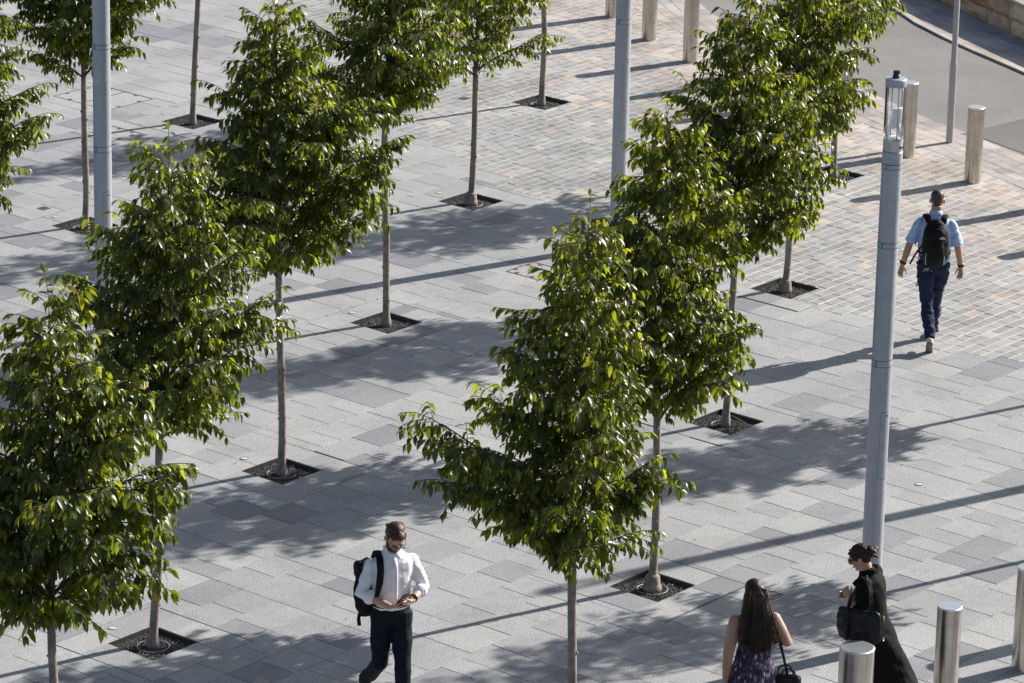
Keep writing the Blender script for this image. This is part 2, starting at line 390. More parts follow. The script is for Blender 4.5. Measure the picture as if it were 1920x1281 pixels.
# pieces inside the frames round the gravel squares
for k in FULL:
    u, v = PUV[k]; a = HF-0.005; h = HP+0.010; c1 = pr.uniform(-0.25, 0.05); c2 = pr.uniform(-0.05, 0.3)
    for r in [(-a, c1-.003, h, a), (c1+.003, a, h, a), (-a, c2-.003, -a, -h), (c2+.003, a, -a, -h), (-a, -h, -h+.006, h-.006), (h, a, -h+.006, 0.06), (h, a, 0.066, h-.006)]:
        if in_zone(u, v): tiles_g.append(((u+r[0], u+r[1], v+r[2], v+r[3]), paver_colour(pr)))

def tile_geo(poly, z=0.0, c=0.0025, depth=0.03):
    P = [np.asarray(q, float) for q in poly]; n = len(P); m = sum(P)/n
    inn = [q + (m-q)/max(np.linalg.norm(m-q), 1e-6)*c*1.4 for q in P]
    vs = [(*q, -depth) for q in P] + [(*q, z-c) for q in P] + [(*q, z) for q in inn]
    fs = [tuple(range(2*n, 3*n))]
    for i in range(n):
        j = (i+1) % n; fs += [(n+i, n+j, 2*n+j, 2*n+i), (i, j, n+j, n+i)]
    return vs, fs
def clip_poly(poly, p0, nrm):
    out = []
    for i in range(len(poly)):
        a, b = poly[i], poly[(i+1) % len(poly)]; da = (a-p0) @ nrm; db = (b-p0) @ nrm
        if da >= 0: out.append(a)
        if da*db < 0: out.append(a + (b-a)*(da/(da-db)))
    return out
def field(name, items, mat, parent):
    """items: (world polygon, colour, z) joined into one part, each piece with its own edges"""
    V = []; F = []; Cc = []
    for poly, col, z in items:
        vs, fs = tile_geo(poly, z); b = len(V); V += vs; F += [tuple(i+b for i in f) for f in fs]; Cc += [(*col, 1.0)]*len(vs)
    o = mesh_obj(name, V, F, mat, parent)
    at = o.data.attributes.new('tint', 'FLOAT_COLOR', 'POINT'); at.data.foreach_set('color', np.array(Cc, np.float32).ravel())
    o['kind'] = 'stuff'; return o
def proj_area(poly):
    q = [project((*p, 0)) for p in poly]; cx = sum(x for x, _ in q)/len(q); cy = sum(y for _, y in q)/len(q)
    if not (0 < cx < 1920 and 0 < cy < 1281): return 0.0
    return 0.5*abs(sum(q[i][0]*q[(i+1) % len(q)][1]-q[(i+1) % len(q)][0]*q[i][1] for i in range(len(q))))
_mc = {}
def piece_obj(name, poly, col, z, mat, parent, share=None):
    c = sum(np.asarray(p) for p in poly)/len(poly)
    if share is not None:
        me = _mc.get((name,)+share)
        if me is None:
            du, dv = share[0]/2000, share[1]/2000
            vs, fs = tile_geo([(-du, -dv), (du, -dv), (du, dv), (-du, dv)])
            me = bpy.data.meshes.new(name); me.from_pydata(vs, [], fs); me.materials.append(mat); _mc[(name,)+share] = me
        o = bpy.data.objects.new(name, me); o.rotation_euler = (pr.gauss(0, 0.0012), pr.gauss(0, 0.0012), ANG)
    else:
        vs, fs = tile_geo([p-c for p in poly]); me = bpy.data.meshes.new(name); me.from_pydata(vs, [], fs); me.materials.append(mat); o = bpy.data.objects.new(name, me)
    COL.objects.link(o); o.location = (c[0], c[1], z); o.color = (*col, 1); o.parent = parent; return o
def rect_poly(r): return [uv2w(r[0], r[2]), uv2w(r[1], r[2]), uv2w(r[1], r[3]), uv2w(r[0], r[3])]
def bed_mesh(name, rects, z, mat):
    V = []; F = []
    for r in rects:
        R = [r]
        for k in PITS: R = sub_rect(R, sq(k, HP+0.006))
        for q in R:
            b = len(V); V += [(*p, z) for p in rect_poly(q)]; F.append((b, b+1, b+2, b+3))
    return mesh_obj(name, V, F, mat)

# ground sheet to the horizon
def far_paving_mat():
    m, nt, b = new_mat('distant_paving'); P = wpos(nt); mp = N(nt, 'ShaderNodeMapping'); mp.inputs['Rotation'].default_value = (0, 0, -ANG); nt.links.new(P, mp.inputs[0])
    br = N(nt, 'ShaderNodeTexBrick'); br.inputs['Scale'].default_value = 1.0; br.inputs['Brick Width'].default_value = 0.56; br.inputs['Row Height'].default_value = 0.424
    br.inputs['Mortar Size'].default_value = 0.004; br.inputs['Color1'].default_value = (0.33, 0.33, 0.335, 1); br.inputs['Color2'].default_value = (0.23, 0.235, 0.245, 1); br.inputs['Mortar'].default_value = (0.1, 0.1, 0.1, 1)
    nt.links.new(mp.outputs[0], br.inputs[0]); nt.links.new(br.outputs[0], b.inputs['Base Color']); b.inputs['Roughness'].default_value = 0.75; return m
g = mesh_obj('ground', [(-400, -400, -0.07), (400, -400, -0.07), (400, 400, -0.07), (-400, 400, -0.07)], [(0, 1, 2, 3)], far_paving_mat()); tag(g, kind='structure')
plaza = bed_mesh('plaza', bed_g, -0.008, M['mortar_grey']); tag(plaza, kind='structure')
settb = bed_mesh('sett_paving', bed_s, -0.0045, M['mortar_cream']); tag(settb, kind='structure')
items = [(proj_area(rect_poly(r)), r, c) for r, c in tiles_g]; items.sort(key=lambda t: -t[0])
for a, r, c in items[:300]:
    piece_obj('paver', rect_poly(r), c, pr.gauss(0, 0.0007), M['paver'], plaza, (round((r[1]-r[0])*1000), round((r[3]-r[2])*1000)))
field('paver_field', [(rect_poly(r), c, pr.gauss(0, 0.0007)) for a, r, c in items[300:]], M['paver_s'], plaza)
its = []
for r, c, bd, bi in tiles_s:
    poly = rect_poly(r)
    if bd < BAND + 0.25:
        t, n = edge_frame(NC, bi); poly = clip_poly(poly, NC[bi] + n*SGN*(BAND+0.006), n*SGN)
        if len(poly) < 3: continue
        q = np.array(poly); ar = 0.5*abs(np.dot(q[:, 0], np.roll(q[:, 1], 1))-np.dot(q[:, 1], np.roll(q[:, 0], 1)))
        if ar < 0.003: continue
    its.append((proj_area(poly), poly, c))
its.sort(key=lambda t: -t[0])
for a, poly, c in its[:300]: piece_obj('sett', poly, c, max(-0.001, pr.gauss(0.0002, 0.0012)), M['sett'], settb).rotation_euler = (pr.gauss(0, 0.004), pr.gauss(0, 0.004), 0)
field('sett_field', [(poly, c, max(-0.001, pr.gauss(0.0002, 0.0012))) for a, poly, c in its[300:]], M['sett_s'], settb)

# ------------------------------------------------------------------ road, stone border, far kerb, footpath, wall
FARP = [ground(*q)[:2] for q in [(1674, 16), (1720, 50), (1780, 78), (1840, 105), (1912, 135)]]
FARP = [np.array([0.9, 73.5]), np.array([3.7, 64.6])] + FARP + [np.array([9.0, 51.4]), np.array([12.6, 45.5]), np.array([18.5, 36.0])]
FC = smooth_curve(FARP)
tf, nf = edge_frame(FC, len(FC)//2); SF = 1.0 if nf[0] > 0 else -1.0
def resample(C, n):
    s = np.linspace(0, len(C)-1, n); return np.stack([np.interp(s, range(len(C)), C[:, 0]), np.interp(s, range(len(C)), C[:, 1])], 1)
def strip(name, A, B, za, zb, mat, n=160):
    a = resample(A, n); b = resample(B, n); V = [(*p, za) for p in a] + [(*p, zb) for p in b]
    return mesh_obj(name, V, [(i, i+1, n+i+1, n+i) for i in range(n-1)], mat)
road = strip('road', NC, FC, -0.002, -0.002, M['asphalt']); tag(road, kind='structure')
pq = [ground(*q)[:2] for q in [(1800, 252), (1925, 222), (1990, 255), (1990, 300), (1925, 290), (1850, 262)]]
patch = mesh_obj('asphalt_patch', [(*q, 0.003) for q in pq], [tuple(range(6))], M['asphalt_dark'], road)
if patch.data.polygons[0].normal.z < 0: patch.data.flip_normals()
border = strip('stone_border', off(NC, SGN*(BAND+0.01)), off(NC, -SGN*0.004), -0.003, -0.003, M['mortar_cream']); tag(border, kind='structure')
def curve_courses(C, sg, offs, lens, seed, z, colf, gap=0.005):
    r_ = random.Random(seed); out = []; N_ = len(C)
    for d0, d1 in zip(offs, offs[1:]):
        s = r_.random()*0.4
        while s < N_*0.1 - 1.0:
            L = r_.choice(lens)*r_.uniform(0.92, 1.08); i0 = (s+gap/2)/0.1; i1 = (s+L-gap/2)/0.1
            def at(i, d):
                j = int(min(N_-1, max(0, round(i)))); t, n = edge_frame(C, j); base = np.array([np.interp(i, range(N_), C[:, 0]), np.interp(i, range(N_), C[:, 1])]); return base + n*sg*d
            poly = [at(i0, d0+gap/2), at(i1, d0+gap/2), at(i1, d1-gap/2), at(i0, d1-gap/2)]
            c = sum(poly)/4; x, y = project((*c, 0))
            if -260 < x < 2200 and -300 < y < 1500: out.append((poly, colf(r_), z + max(-0.0008, r_.gauss(0, 0.0012))))
            s += L
    return out
def border_col(r): c = r.choice(STAN[:5] + STAN[6:] + [(0.335, 0.335, 0.335), (0.48, 0.43, 0.37)]); k = r.uniform(0.92, 1.1); return tuple(x*k for x in c)
def put(items, name, mat, mats, parent, lim=300):
    items = sorted(items, key=lambda t: -proj_area(t[0]))
    for poly, c, z in items[:lim]:
        cc = np.array([p for p in poly])
        if cc.shape[0] == 4 and np.cross(cc[1]-cc[0], cc[2]-cc[1]) < 0: poly = poly[::-1]
        piece_obj(name, poly, c, z, mat, parent)
    if items[lim:]: field(name+'_field', items[lim:], mats, parent)
put(curve_courses(NC, SGN, [0.0, 0.24, 0.41, 0.58, 0.75, BAND], [0.28, 0.36, 0.42, 0.5, 0.3], 5, 0.0, border_col), 'border_stone', M['sett'], M['sett_s'], border)
kerb = strip('kerb', off(FC, -SF*0.002), off(FC, SF*0.13), 0.012, 0.012, M['mortar_grey']); tag(kerb, kind='structure')
put(curve_courses(FC, SF, [0.0, 0.125], [0.7, 0.9, 0.8], 6, 0.026, lambda r: tuple(x*r.uniform(0.92, 1.08) for x in (0.50, 0.43, 0.37))), 'kerb_stone', M['sett'], M['sett_s'], kerb)
foot = strip('footpath', off(FC, SF*0.125), off(FC, SF*1.6), 0.014, 0.014, M['mortar_grey']); tag(foot, kind='structure')
def foot_col(r): c = r.choice([(0.38, 0.335, 0.32), (0.34, 0.305, 0.305), (0.42, 0.37, 0.34), (0.29, 0.265, 0.275), (0.45, 0.385, 0.33), (0.39, 0.365, 0.36)]); k = r.uniform(0.9, 1.1); return tuple(x*k for x in c)
put(curve_courses(FC, SF, [0.13, 0.33, 0.53, 0.73, 0.93, 1.13, 1.33], [0.42, 0.55, 0.36, 0.62], 8, 0.022, foot_col, 0.007), 'slab', M['sett'], M['sett_s'], foot)
# sandstone wall: two courses of rock-faced blocks and a flat capping
WD = np.array([0.405, -0.914]); WD /= np.linalg.norm(WD); WNn = np.array([-WD[1], WD[0]]); WNn = WNn if WNn[0] > 0 else -WNn    # away from the road
W0 = np.array([6.80, 58.25]) + WNn*0.08
wall = empty('sandstone_wall', (W0[0], W0[1], 0)); tag(wall, 'low wall of rock-faced sandstone blocks behind the road at top right', 'wall')
wa = math.atan2(WD[1], WD[0])
core = MB(); wr = random.Random(3)
core.box((0.3, 0.28 if (np.array([-WD[1], WD[0]]) @ WNn) > 0 else -0.28, 0.23), (7.6, 0.24, 0.225))
sidew = 1.0 if (np.array([-WD[1], WD[0]]) @ WNn) > 0 else -1.0
co = core.build('mortar_core', M['wall_mortar'], wall); co.rotation_euler = (0, 0, wa)
def block(L, h, seed):
    r = random.Random(seed); nx, nz = 9, 4; V = []; F = []
    for i in range(nx+1):
        for j in range(nz+1):
            ex = min(i, nx-i)/nx; ez = min(j, nz-j)/nz; e = 0.0 if min(i, nx-i, j, nz-j) == 0 else 1.0
            V.append((-L/2 + L*i/nx, -sidew*(0.006 + e*(0.014 + r.random()*0.030)), h*j/nz))
    id_ = lambda i, j: i*(nz+1)+j
    for i in range(nx):
        for j in range(nz): F.append((id_(i, j), id_(i+1, j), id_(i+1, j+1), id_(i, j+1)) if sidew > 0 else (id_(i, j+1), id_(i+1, j+1), id_(i+1, j), id_(i, j)))
    b = len(V); V += [(-L/2, sidew*0.2, 0), (L/2, sidew*0.2, 0), (L/2, sidew*0.2, h), (-L/2, sidew*0.2, h)]
    top = [id_(i, nz) for i in range(nx+1)]; bot = [id_(i, 0) for i in range(nx+1)]
    F += [tuple(top + [b+2, b+3]), tuple(bot[::-1] + [b, b+1]), tuple([id_(0, j) for j in range(nz+1)] + [b+3, b]), tuple([id_(nx, j) for j in range(nz, -1, -1)] + [b+1, b+2])]
    return V, F
WPAL = [(1.0, 0.95, 0.9), (0.8, 0.74, 0.7), (1.25, 1.2, 1.12), (0.95, 0.8, 0.7), (1.15, 1.08, 1.05)]
for cz, hh, s0 in ((0.0, 0.225, -6.9), (0.236, 0.222, -6.55)):
    s = s0
    while s < 7.4:
        L = wr.uniform(0.62, 0.92); V, F = block(L-0.018, hh, wr.randint(0, 99999)); o = mesh_obj('block', V, F, M['sandstone'], wall, True)
        o.location = (WD[0]*(s+L/2), WD[1]*(s+L/2), cz); o.rotation_euler = (0, 0, wa); o.color = (*wr.choice(WPAL), 1); s += L
cap = MB(); s = -6.8
while s < 7.3:
    L = wr.uniform(0.9, 1.2); cp = MB(); cp.box((s+L/2, sidew*0.30, 0.482), (L/2-0.004, 0.27, 0.022), bev=0.004); o = cp.build('capping_stone', M['sandstone_cap'], wall); o.rotation_euler = (0, 0, wa); s += L
ter = mesh_obj('terrace', [(*(W0+WD*-8+WNn*0.56), 0.49), (*(W0+WD*8+WNn*0.56), 0.49), (*(W0+WD*8+WNn*14), 0.52), (*(W0+WD*-8+WNn*14), 0.52)], [(0, 1, 2, 3)], M['sandstone_cap']); tag(ter, kind='structure')
if ter.data.polygons[0].normal.z < 0: ter.data.flip_normals()

# ------------------------------------------------------------------ tree pits, ground lights, covers
PITL = {'A0': 'gravel tree pit of the front tree in the right-hand row', 'A1': 'gravel tree pit with thick trunk collar left of the person in dress', 'A2': 'gravel tree pit with curled dry stalks, below the walking man\'s shadow',
        'A3': 'gravel tree pit half set in pale-jointed setts, left of the walking man', 'A4': 'gravel tree pit near the bollards at upper right', 'B0': 'gravel tree pit of the front tree in the left row',
        'B1': 'gravel tree pit with full white pipe ring at lower left', 'B2': 'gravel tree pit littered with dry leaves, second of the left row', 'B3': 'gravel tree pit without pipe ring in the picture\'s centre left',
        'B4': 'gravel tree pit at the corner where setts meet granite pavers', 'B5': 'gravel tree pit wholly among setts, farthest of the left row', 'C0': 'gravel tree pit of the tree at the left edge',
        'C1': 'gravel tree pit beside the left lamp post', 'C2': 'gravel tree pit half hidden by foliage at upper left', 'Z1': 'gravel tree pit outside the right edge, nearest', 'Z2': 'gravel tree pit outside the right edge, second',
        'Z3': 'gravel tree pit outside the right edge, third'}
def gravel_mesh(seed, n=1500):
    r = np.random.RandomState(seed); base = np.array([(1, 0, 0), (-1, 0, 0), (0, 1, 0), (0, -1, 0), (0, 0, 1), (0, 0, -1)], float)
    tri = [(0, 2, 4), (2, 1, 4), (1, 3, 4), (3, 0, 4)]
    V = []; F = []; T = []
    for i in range(n):
        s = r.uniform(0.004, 0.0105); x, y = r.uniform(-HP+0.012, HP-0.012, 2); a = r.uniform(0, 6.28); ca, sa = math.cos(a), math.sin(a)
        q = base * (s*r.uniform(0.7, 1.4), s*r.uniform(0.7, 1.3), s*r.uniform(0.5, 1.0)) + r.normal(0, s*0.15, (6, 3))
        q = np.stack([q[:, 0]*ca-q[:, 1]*sa+x, q[:, 0]*sa+q[:, 1]*ca+y, q[:, 2] - 0.043 + r.uniform(0, 0.004)], 1)
        b = len(V); V += q.tolist(); F += [tuple(k+b for k in t) for t in tri]
        g = r.choice([0.035, 0.05, 0.07, 0.1, 0.16, 0.3], p=[.38, .32, .18, .08, .03, .01]); T += [(g, g*0.98, g*0.97, 1)]*6
    me = bpy.data.meshes.new('gravel'); me.from_pydata(V, [], F); at = me.attributes.new('tint', 'FLOAT_COLOR', 'POINT'); at.data.foreach_set('color', np.array(T, np.float32).ravel()); me.materials.append(M['gravel']); return me
m, nt, b = new_mat('dark_gravel'); nt.links.new(N(nt, 'ShaderNodeAttribute', attribute_name='tint').outputs['Color'], b.inputs['Base Color']); b.inputs['Roughness'].default_value = 0.75; M['gravel'] = m
GR = [gravel_mesh(s) for s in (1, 2, 3)]
def litter(n, seed, hx=HP-0.03, edge=False):
    r = random.Random(seed); mb = MB()
    for i in range(n):
        x, y = r.uniform(-hx, hx), r.uniform(-hx, hx)
        if r.random() < 0.6: y = -hx + abs(r.gauss(0, 0.04)) if r.random() < 0.5 else y; x = x
        a = r.uniform(0, 6.28); L = r.uniform(0.006, 0.018); w = L*r.uniform(0.25, 0.5); d = Vector((math.cos(a), math.sin(a), 0)); s = Vector((-d.y, d.x, 0)); c = Vector((x, y, -0.033 + r.uniform(0, 0.006)))
        mb.add([c-d*L, c+s*w+Vector((0, 0, 0.006)), c+d*L+Vector((0, 0, 0.003)), c-s*w], [(0, 1, 2), (0, 2, 3)])
    return mb
def ring_tube(R, r, z, a0=0.0, a1=2*math.pi, n=36, jit=0.0, seed=0):
    q = random.Random(seed); pts = [(R*math.cos(a0+(a1-a0)*i/n), R*math.sin(a0+(a1-a0)*i/n), z + q.uniform(-jit, jit)) for i in range(n+1)]
    return MB().tube(pts, [r]*(n+1), 6)
RINGS = {'A1': (2.2, 7.6), 'B1': (0, 6.283), 'B2': (2.6, 6.4), 'B4': (-1.2, 1.0), 'B5': (0.2, 5.2), 'A4': (-1.4, 0.9), 'A2': (1.9, 3.7), 'C1': (1.6, 5.2)}
frame_me = None
for k, (x, y) in PITS.items():
    t = empty('tree_pit', (x, y, 0), ANG); tag(t, PITL[k], 'tree pit', 'gravel tree pits under the street trees')
    if frame_me is None:
        mb = MB(); h = HP
        for sx, sy, hx, hy in ((0, 1, h+0.005, 0.0035), (0, -1, h+0.005, 0.0035), (1, 0, 0.0035, h-0.0025), (-1, 0, 0.0035, h-0.0025)): mb.box((sx*h, sy*h, -0.032), (hx, hy, 0.030))
        o = mb.build('edging', M['steel_edge'], t); frame_me = o.data
        o = mesh_obj('grit_bed', [(-h, -h, -0.046), (h, -h, -0.046), (h, h, -0.046), (-h, h, -0.046)], [(0, 1, 2, 3)], M['soil'], t); bed_me = o.data
    else:
        for nm, me in (('edging', frame_me), ('grit_bed', bed_me)):
            o = bpy.data.objects.new(nm, me); COL.objects.link(o); o.parent = t
    o = bpy.data.objects.new('gravel', rng.choice(GR)); COL.objects.link(o); o.parent = t; o.rotation_euler = (0, 0, rng.choice([0, 1, 2, 3])*math.pi/2); o['kind'] = 'stuff'
    if k in RINGS:
        a0, a1 = RINGS[k]; o = ring_tube(0.145, 0.0042, -0.034, a0, a1, 36, 0.002, hash(k) % 97).build('pipe_ring', M['pvc'], t); o.rotation_euler = (0, 0, -ANG)
    nl = {'B2': 90, 'A2': 30, 'A1': 45, 'B4': 26, 'B1': 24}.get(k, 14)
    o = litter(nl, ord(k[0])*10+int(k[1])).build('leaf_litter', M['litter'], t); o['kind'] = 'stuff'
    if k == 'A2':
        st = MB(); st.tube([(0.10, 0.05, -0.035), (0.13, 0.10, 0.0), (0.17, 0.09, 0.015), (0.2, 0.02, -0.01), (0.22, -0.06, -0.034)], [0.004]*5, 5); st.tube([(0.03, 0.17, -0.03), (0.06, 0.14, -0.02), (0.09, 0.06, -0.03)], [0.003]*3, 5)
        st.build('dry_stalk', M['litter'], t)['kind'] = 'stuff'
gl0 = None
UPL = {'A1': 'white round ground light beside the trunk left of the two people', 'A2': 'round ground light by the third tree of the right row', 'B1': 'round ground light by the trunk at lower left', 'B2': 'round ground light by the second trunk of the left row',
       'B3': 'round ground light by the third trunk of the left row', 'B4': 'round ground light by the trunk at the corner of the setts', 'B5': 'round ground light by the farthest trunk of the left row', 'C1': 'round ground light by the trunk beside the left lamp post',
       'C2': 'round ground light near the access covers at upper left', 'A3': 'round ground light by the trunk left of the walking man'}
lights = [(uv2w(PUV[k][0]+0.0, PUV[k][1]+0.51), lab) for k, lab in UPL.items()] + [(ground(1724, 908)[:2], 'lone round ground light right of the tall lamp post')]
for p_, lab in lights:
    if gl0 is None:
        t = empty('ground_light', (p_[0], p_[1], 0)); gl0 = t
        sharp(MB().lathe([(0.048, -0.02), (0.048, 0.003), (0.046, 0.005), (0.038, 0.005), (0.036, 0.002), (0.036, -0.02)], 24).build('trim_ring', M['ring_steel'], t)); sharp(MB().lathe([(0.0355, -0.02), (0.0355, 0.002), (0.02, 0.004)], 20).build('lens', M['lens'], t))
    else: t = copy_tree(gl0); t.location = (p_[0], p_[1], 0)
    tag(t, lab, 'ground light', 'round lights set in the paving')
# covers with paving infill
CL = ['large double access cover with paved infill at upper left', 'single paved access cover just below the large one at upper left', 'single paved access cover with bronze frame in the centre of the picture']
for (kind, a, b_, c, d), lab in zip(COVERS, CL):
    cu, cv = (a+b_)/2, (c+d)/2; p_ = uv2w(cu, cv); t = empty('access_cover', (p_[0], p_[1], 0), ANG); tag(t, lab, 'access cover')
    hu, hv = (b_-a)/2, (d-c)/2; fr = MB(); w = 0.008
    for s in (-1, 1): fr.box((0, s*(hv-w), -0.012), (hu, w, 0.0125)); fr.box((s*(hu-w), 0, -0.0125), (w, hv-2*w-0.0005, 0.0125))
    fr.build('cover_frame', M['rust_frame'], t)
    for s in (-1, 1):
        for q in (-0.45, 0.45):
            MB().box((s*(hu-0.045), q*hv, 0.0005), (0.020, 0.026, 0.0022)).build('lifting_key', M['rust_frame'], t); MB().box((q*hu, s*(hv-0.045), 0.0005), (0.026, 0.020, 0.0022)).build('lifting_key', M['rust_frame'], t)
    cells = [(-hu+0.02, hu-0.02, -hv+0.02, hv-0.02)]
    if kind == 'large': cells = [(-hu+0.02, hu-0.02, -hv+0.02, -0.014), (-hu+0.02, hu-0.02, 0.014, hv-0.02)]; fr = MB(); fr.box((0, 0, -0.012), (hu-2*w, 0.008, 0.0125)); fr.build('divider', M['rust_frame'], t)
    for (x0, x1, y0, y1) in cells:
        vs, fs = tile_geo([(x0, y0), (x1, y0), (x1, y1), (x0, y1)], -0.001); o = mesh_obj('infill_slab', vs, fs, M['paver'], t); o.color = (*CLIGHT[1], 1)
for (q, sz, lab) in (((82, 391), 0.055, 'small rusty floor grate left of the left lamp post'), ((870, 185), 0.055, 'small rusty floor grate between the two far trunks'), ((1444, 1116), 0.09, 'dark square floor grate behind the long-haired woman')):
    p_ = ground(*q); t = empty('floor_grate', (p_[0], p_[1], 0), ANG); tag(t, lab, 'floor grate'); fr = MB()
    for s in (-1, 1): fr.box((0, s*sz, 0.001), (sz+0.006, 0.006, 0.003)); fr.box((s*sz, 0, 0.001), (0.006, sz-0.0065, 0.003))
    fr.build('frame', M['drain'], t)
    for i in range(5): MB().box((0, -sz+sz*2*(i+1)/6, 0.0008), (sz-0.007, sz*0.09, 0.002)).build('bar', M['drain'], t)
    mesh_obj('pan', [(-sz, -sz, 0.0008), (sz, -sz, 0.0008), (sz, sz, 0.0008), (-sz, sz, 0.0008)], [(0, 1, 2, 3)], M['pole_dark'], t)
# round floor stickers
def disc(r, z, n=40, cx=0, cy=0, a0=0, a1=2*math.pi):
    full = abs(a1-a0-2*math.pi) < 1e-6
    vs = [(cx + r*math.cos(a0+(a1-a0)*i/n), cy + r*math.sin(a0+(a1-a0)*i/n), z) for i in range(n if full else n+1)]; return vs
M['mint'] = plain('mint_vinyl', (0.36, 0.72, 0.56), 0.45, 0, 0.4, 0.05, 5); M['violet'] = plain('violet_vinyl', (0.28, 0.34, 0.74), 0.45, 0, 0.4, 0.05, 5); M['white_print'] = plain('white_print', (0.8, 0.82, 0.8), 0.5)
for c, R_, lab in ((np.array([-3.965, 46.13]), 0.50, 'mint and violet round floor sticker under the left-row crown'),):
    t = empty('floor_sticker', (c[0], c[1], 0.004)); tag(t, lab, 'floor sticker', 'round vinyl stickers on the plaza')
    vs = disc(R_, 0.0); mesh_obj('sticker_base', vs + [(v[0], v[1], -0.003) for v in vs], [tuple(range(40))] + [(i, 40+i, 40+(i+1) % 40, (i+1) % 40) for i in range(40)], M['mint'], t)
    vs = disc(R_*0.96, 0.0015, 30, 0, 0, *((1.9, 3.5) if R_ > 0.45 else (0.0, 5.9))); mesh_obj('violet_field', vs, [tuple(range(len(vs)))], M['violet'], t)
    pr_ = MB()
    for i in range(5):      # two short rows of white lettering, too small to read
        for j, yy in enumerate((0.02, -0.05)): pr_.box((0.30*R_/0.5 + i*0.028 - 0.02, yy + j*0.0, 0.0018), (0.010, 0.022, 0.0006))
    pr_.build('print', M['white_print'], t)['kind'] = 'stuff'

# ------------------------------------------------------------------ lamp posts, slim pole, bollards
def lamp_post(loc, rz, label):
    t = empty('lamp_post', (*loc, 0), rz); tag(t, label, 'lamp post', 'grey cylindrical lamp posts'); R = 0.0935
    sharp(MB().lathe([(R, 0), (R, 2.722)], 40).build('lower_shaft', M['pole'], t)); sharp(MB().lathe([(R-0.001, 2.786), (R-0.002, 3.818)], 40).build('middle_shaft', M['pole'], t)); sharp(MB().lathe([(R-0.002, 3.868), (R-0.003, 4.537)], 40).build('upper_shaft', M['pole'], t))
    for z0, z1 in ((2.724, 2.784), (3.820, 3.866), (4.539, 4.580)):
        o = sharp(MB().lathe([(R-0.004, z0-0.002), (R-0.0006, z0), (R-0.0006, z1), (R-0.004, z1+0.002)], 40).build('joint_band', M['pole'], t))
        for zz in (z0, z1): sharp(MB().lathe([(R-0.003, zz-0.0022), (R+0.0006, zz-0.0021), (R+0.0006, zz+0.0021), (R-0.003, zz+0.0022)], 40).build('seam', M['pole_dark'], o))
        MB().box((-R*0.62, -R*0.785, (z0+z1)/2), (0.0025, 0.004, (z1-z0)/2), Matrix.Rotation(-0.67, 3, 'Z')).build('band_clamp', M['pole_dark'], o)
    sharp(MB().lathe([(R-0.003, 4.582), (R-0.003, 4.686), (R-0.006, 4.69)], 40).build('sleeve', M['pole'], t))
    sharp(MB().lathe([(R-0.012, 4.69), (R-0.012, 4.694)], 40).build('shadow_gap', M['pole_dark'], t))
    col = sharp(MB().lathe([(R-0.006, 4.695), (R-0.006, 4.79), (R-0.012, 4.794)], 40).build('collar', M['alu'], t)); MB().box((R*0.72, -R*0.62, 4.735), (0.022, 0.006, 0.010), Matrix.Rotation(0.86, 3, 'Z')).build('collar_slot', M['pole_dark'], col)
    gls = MB().lathe([(R-0.004, 4.80), (R-0.004, 5.275)], 40); gls.f = gls.f[:-2]; gls.sm = gls.sm[:-2]; gls.build('glass_cylinder', M['glass'], t)
    for a in (0.35, 1.92, 3.5, 5.06): MB().tube([(0.068*math.cos(a), 0.068*math.sin(a), 4.79), (0.068*math.cos(a), 0.068*math.sin(a), 5.28)], [0.0055]*2, 8).build('stay_rod', M['pole'], t)
    fl = MB().box((0.012, 0, 4.985), (0.052, 0.020, 0.095), Matrix.Rotation(0.5, 3, 'Z') @ Matrix.Rotation(0.12, 3, 'X'), 0.008).build('floodlight', M['lamp_white'], t)
    br = MB(); 
    for s in (-1, 1): br.tube([(s*0.05, -0.01, 4.80), (s*0.042, 0.0, 4.93)], [(0.010, 0.003)]*2, 6, flat=(1, 0, 0))
    br.build('lamp_bracket', M['lamp_white'], t)
    MB().lathe([(0.06, 4.794), (0.05, 4.815), (0.02, 4.82)], 24).build('reflector_base', M['lamp_white'], t)
    sharp(MB().lathe([(R-0.002, 5.272), (R, 5.276), (R, 5.333), (R-0.006, 5.341), (0.03, 5.345)], 40).build('cap', M['pole'], t))
    sn = sharp(MB().lathe([(0.030, 5.343), (0.034, 5.352), (0.034, 5.366), (0.028, 5.372), (0.028, 5.392)], 16).build('sensor', M['black_plastic'], t)); MB().box((0.0, 0, 5.398), (0.026, 0.017, 0.011), Matrix.Rotation(0.5, 3, 'Z'), 0.003).build('sensor_head', M['black_plastic'], sn)
    # curved access door with a fine seam
    def arc_strip(a0, a1, z0, z1, r, n=10):
        vs = [(r*math.cos(a0+(a1-a0)*i/n), r*math.sin(a0+(a1-a0)*i/n), z) for z in (z0, z1) for i in range(n+1)]; return vs, [(i, i+1, n+2+i, n+1+i) for i in range(n)]
    ad = -1.08
    sm_ = MB()
    for (a0, a1, z0, z1) in ((ad-0.42, ad+0.42, 1.676, 1.680), (ad-0.42, ad+0.42, 2.303, 2.307), (ad-0.44, ad-0.415, 1.68, 2.303), (ad+0.415, ad+0.44, 1.68, 2.303)): sm_.add(*arc_strip(a0, a1, z0, z1, R+0.0012))
    dr = MB().add(*arc_strip(ad-0.415, ad+0.415, 1.68, 2.303, R+0.001), True).build('access_door', M['pole'], t); sm_.build('door_seam', M['pole_dark'], dr)
    MB().ell(((R+0.001)*math.cos(ad+0.3), (R+0.001)*math.sin(ad+0.3), 2.27), (0.008, 0.008, 0.008)).build('lock', M['pole_dark'], dr)
    for z in (2.673, 2.554): MB().ell((R*math.cos(-1.7), R*math.sin(-1.7), z), (0.0045, 0.0045, 0.0045), None, 8, 6).build('screw_hole', M['pole_dark'], t)
    sharp(MB().lathe([(R+0.004, 0.0), (R+0.004, 0.03), (R-0.001, 0.034)], 40).build('base_ring', M['alu'], t))
    return t
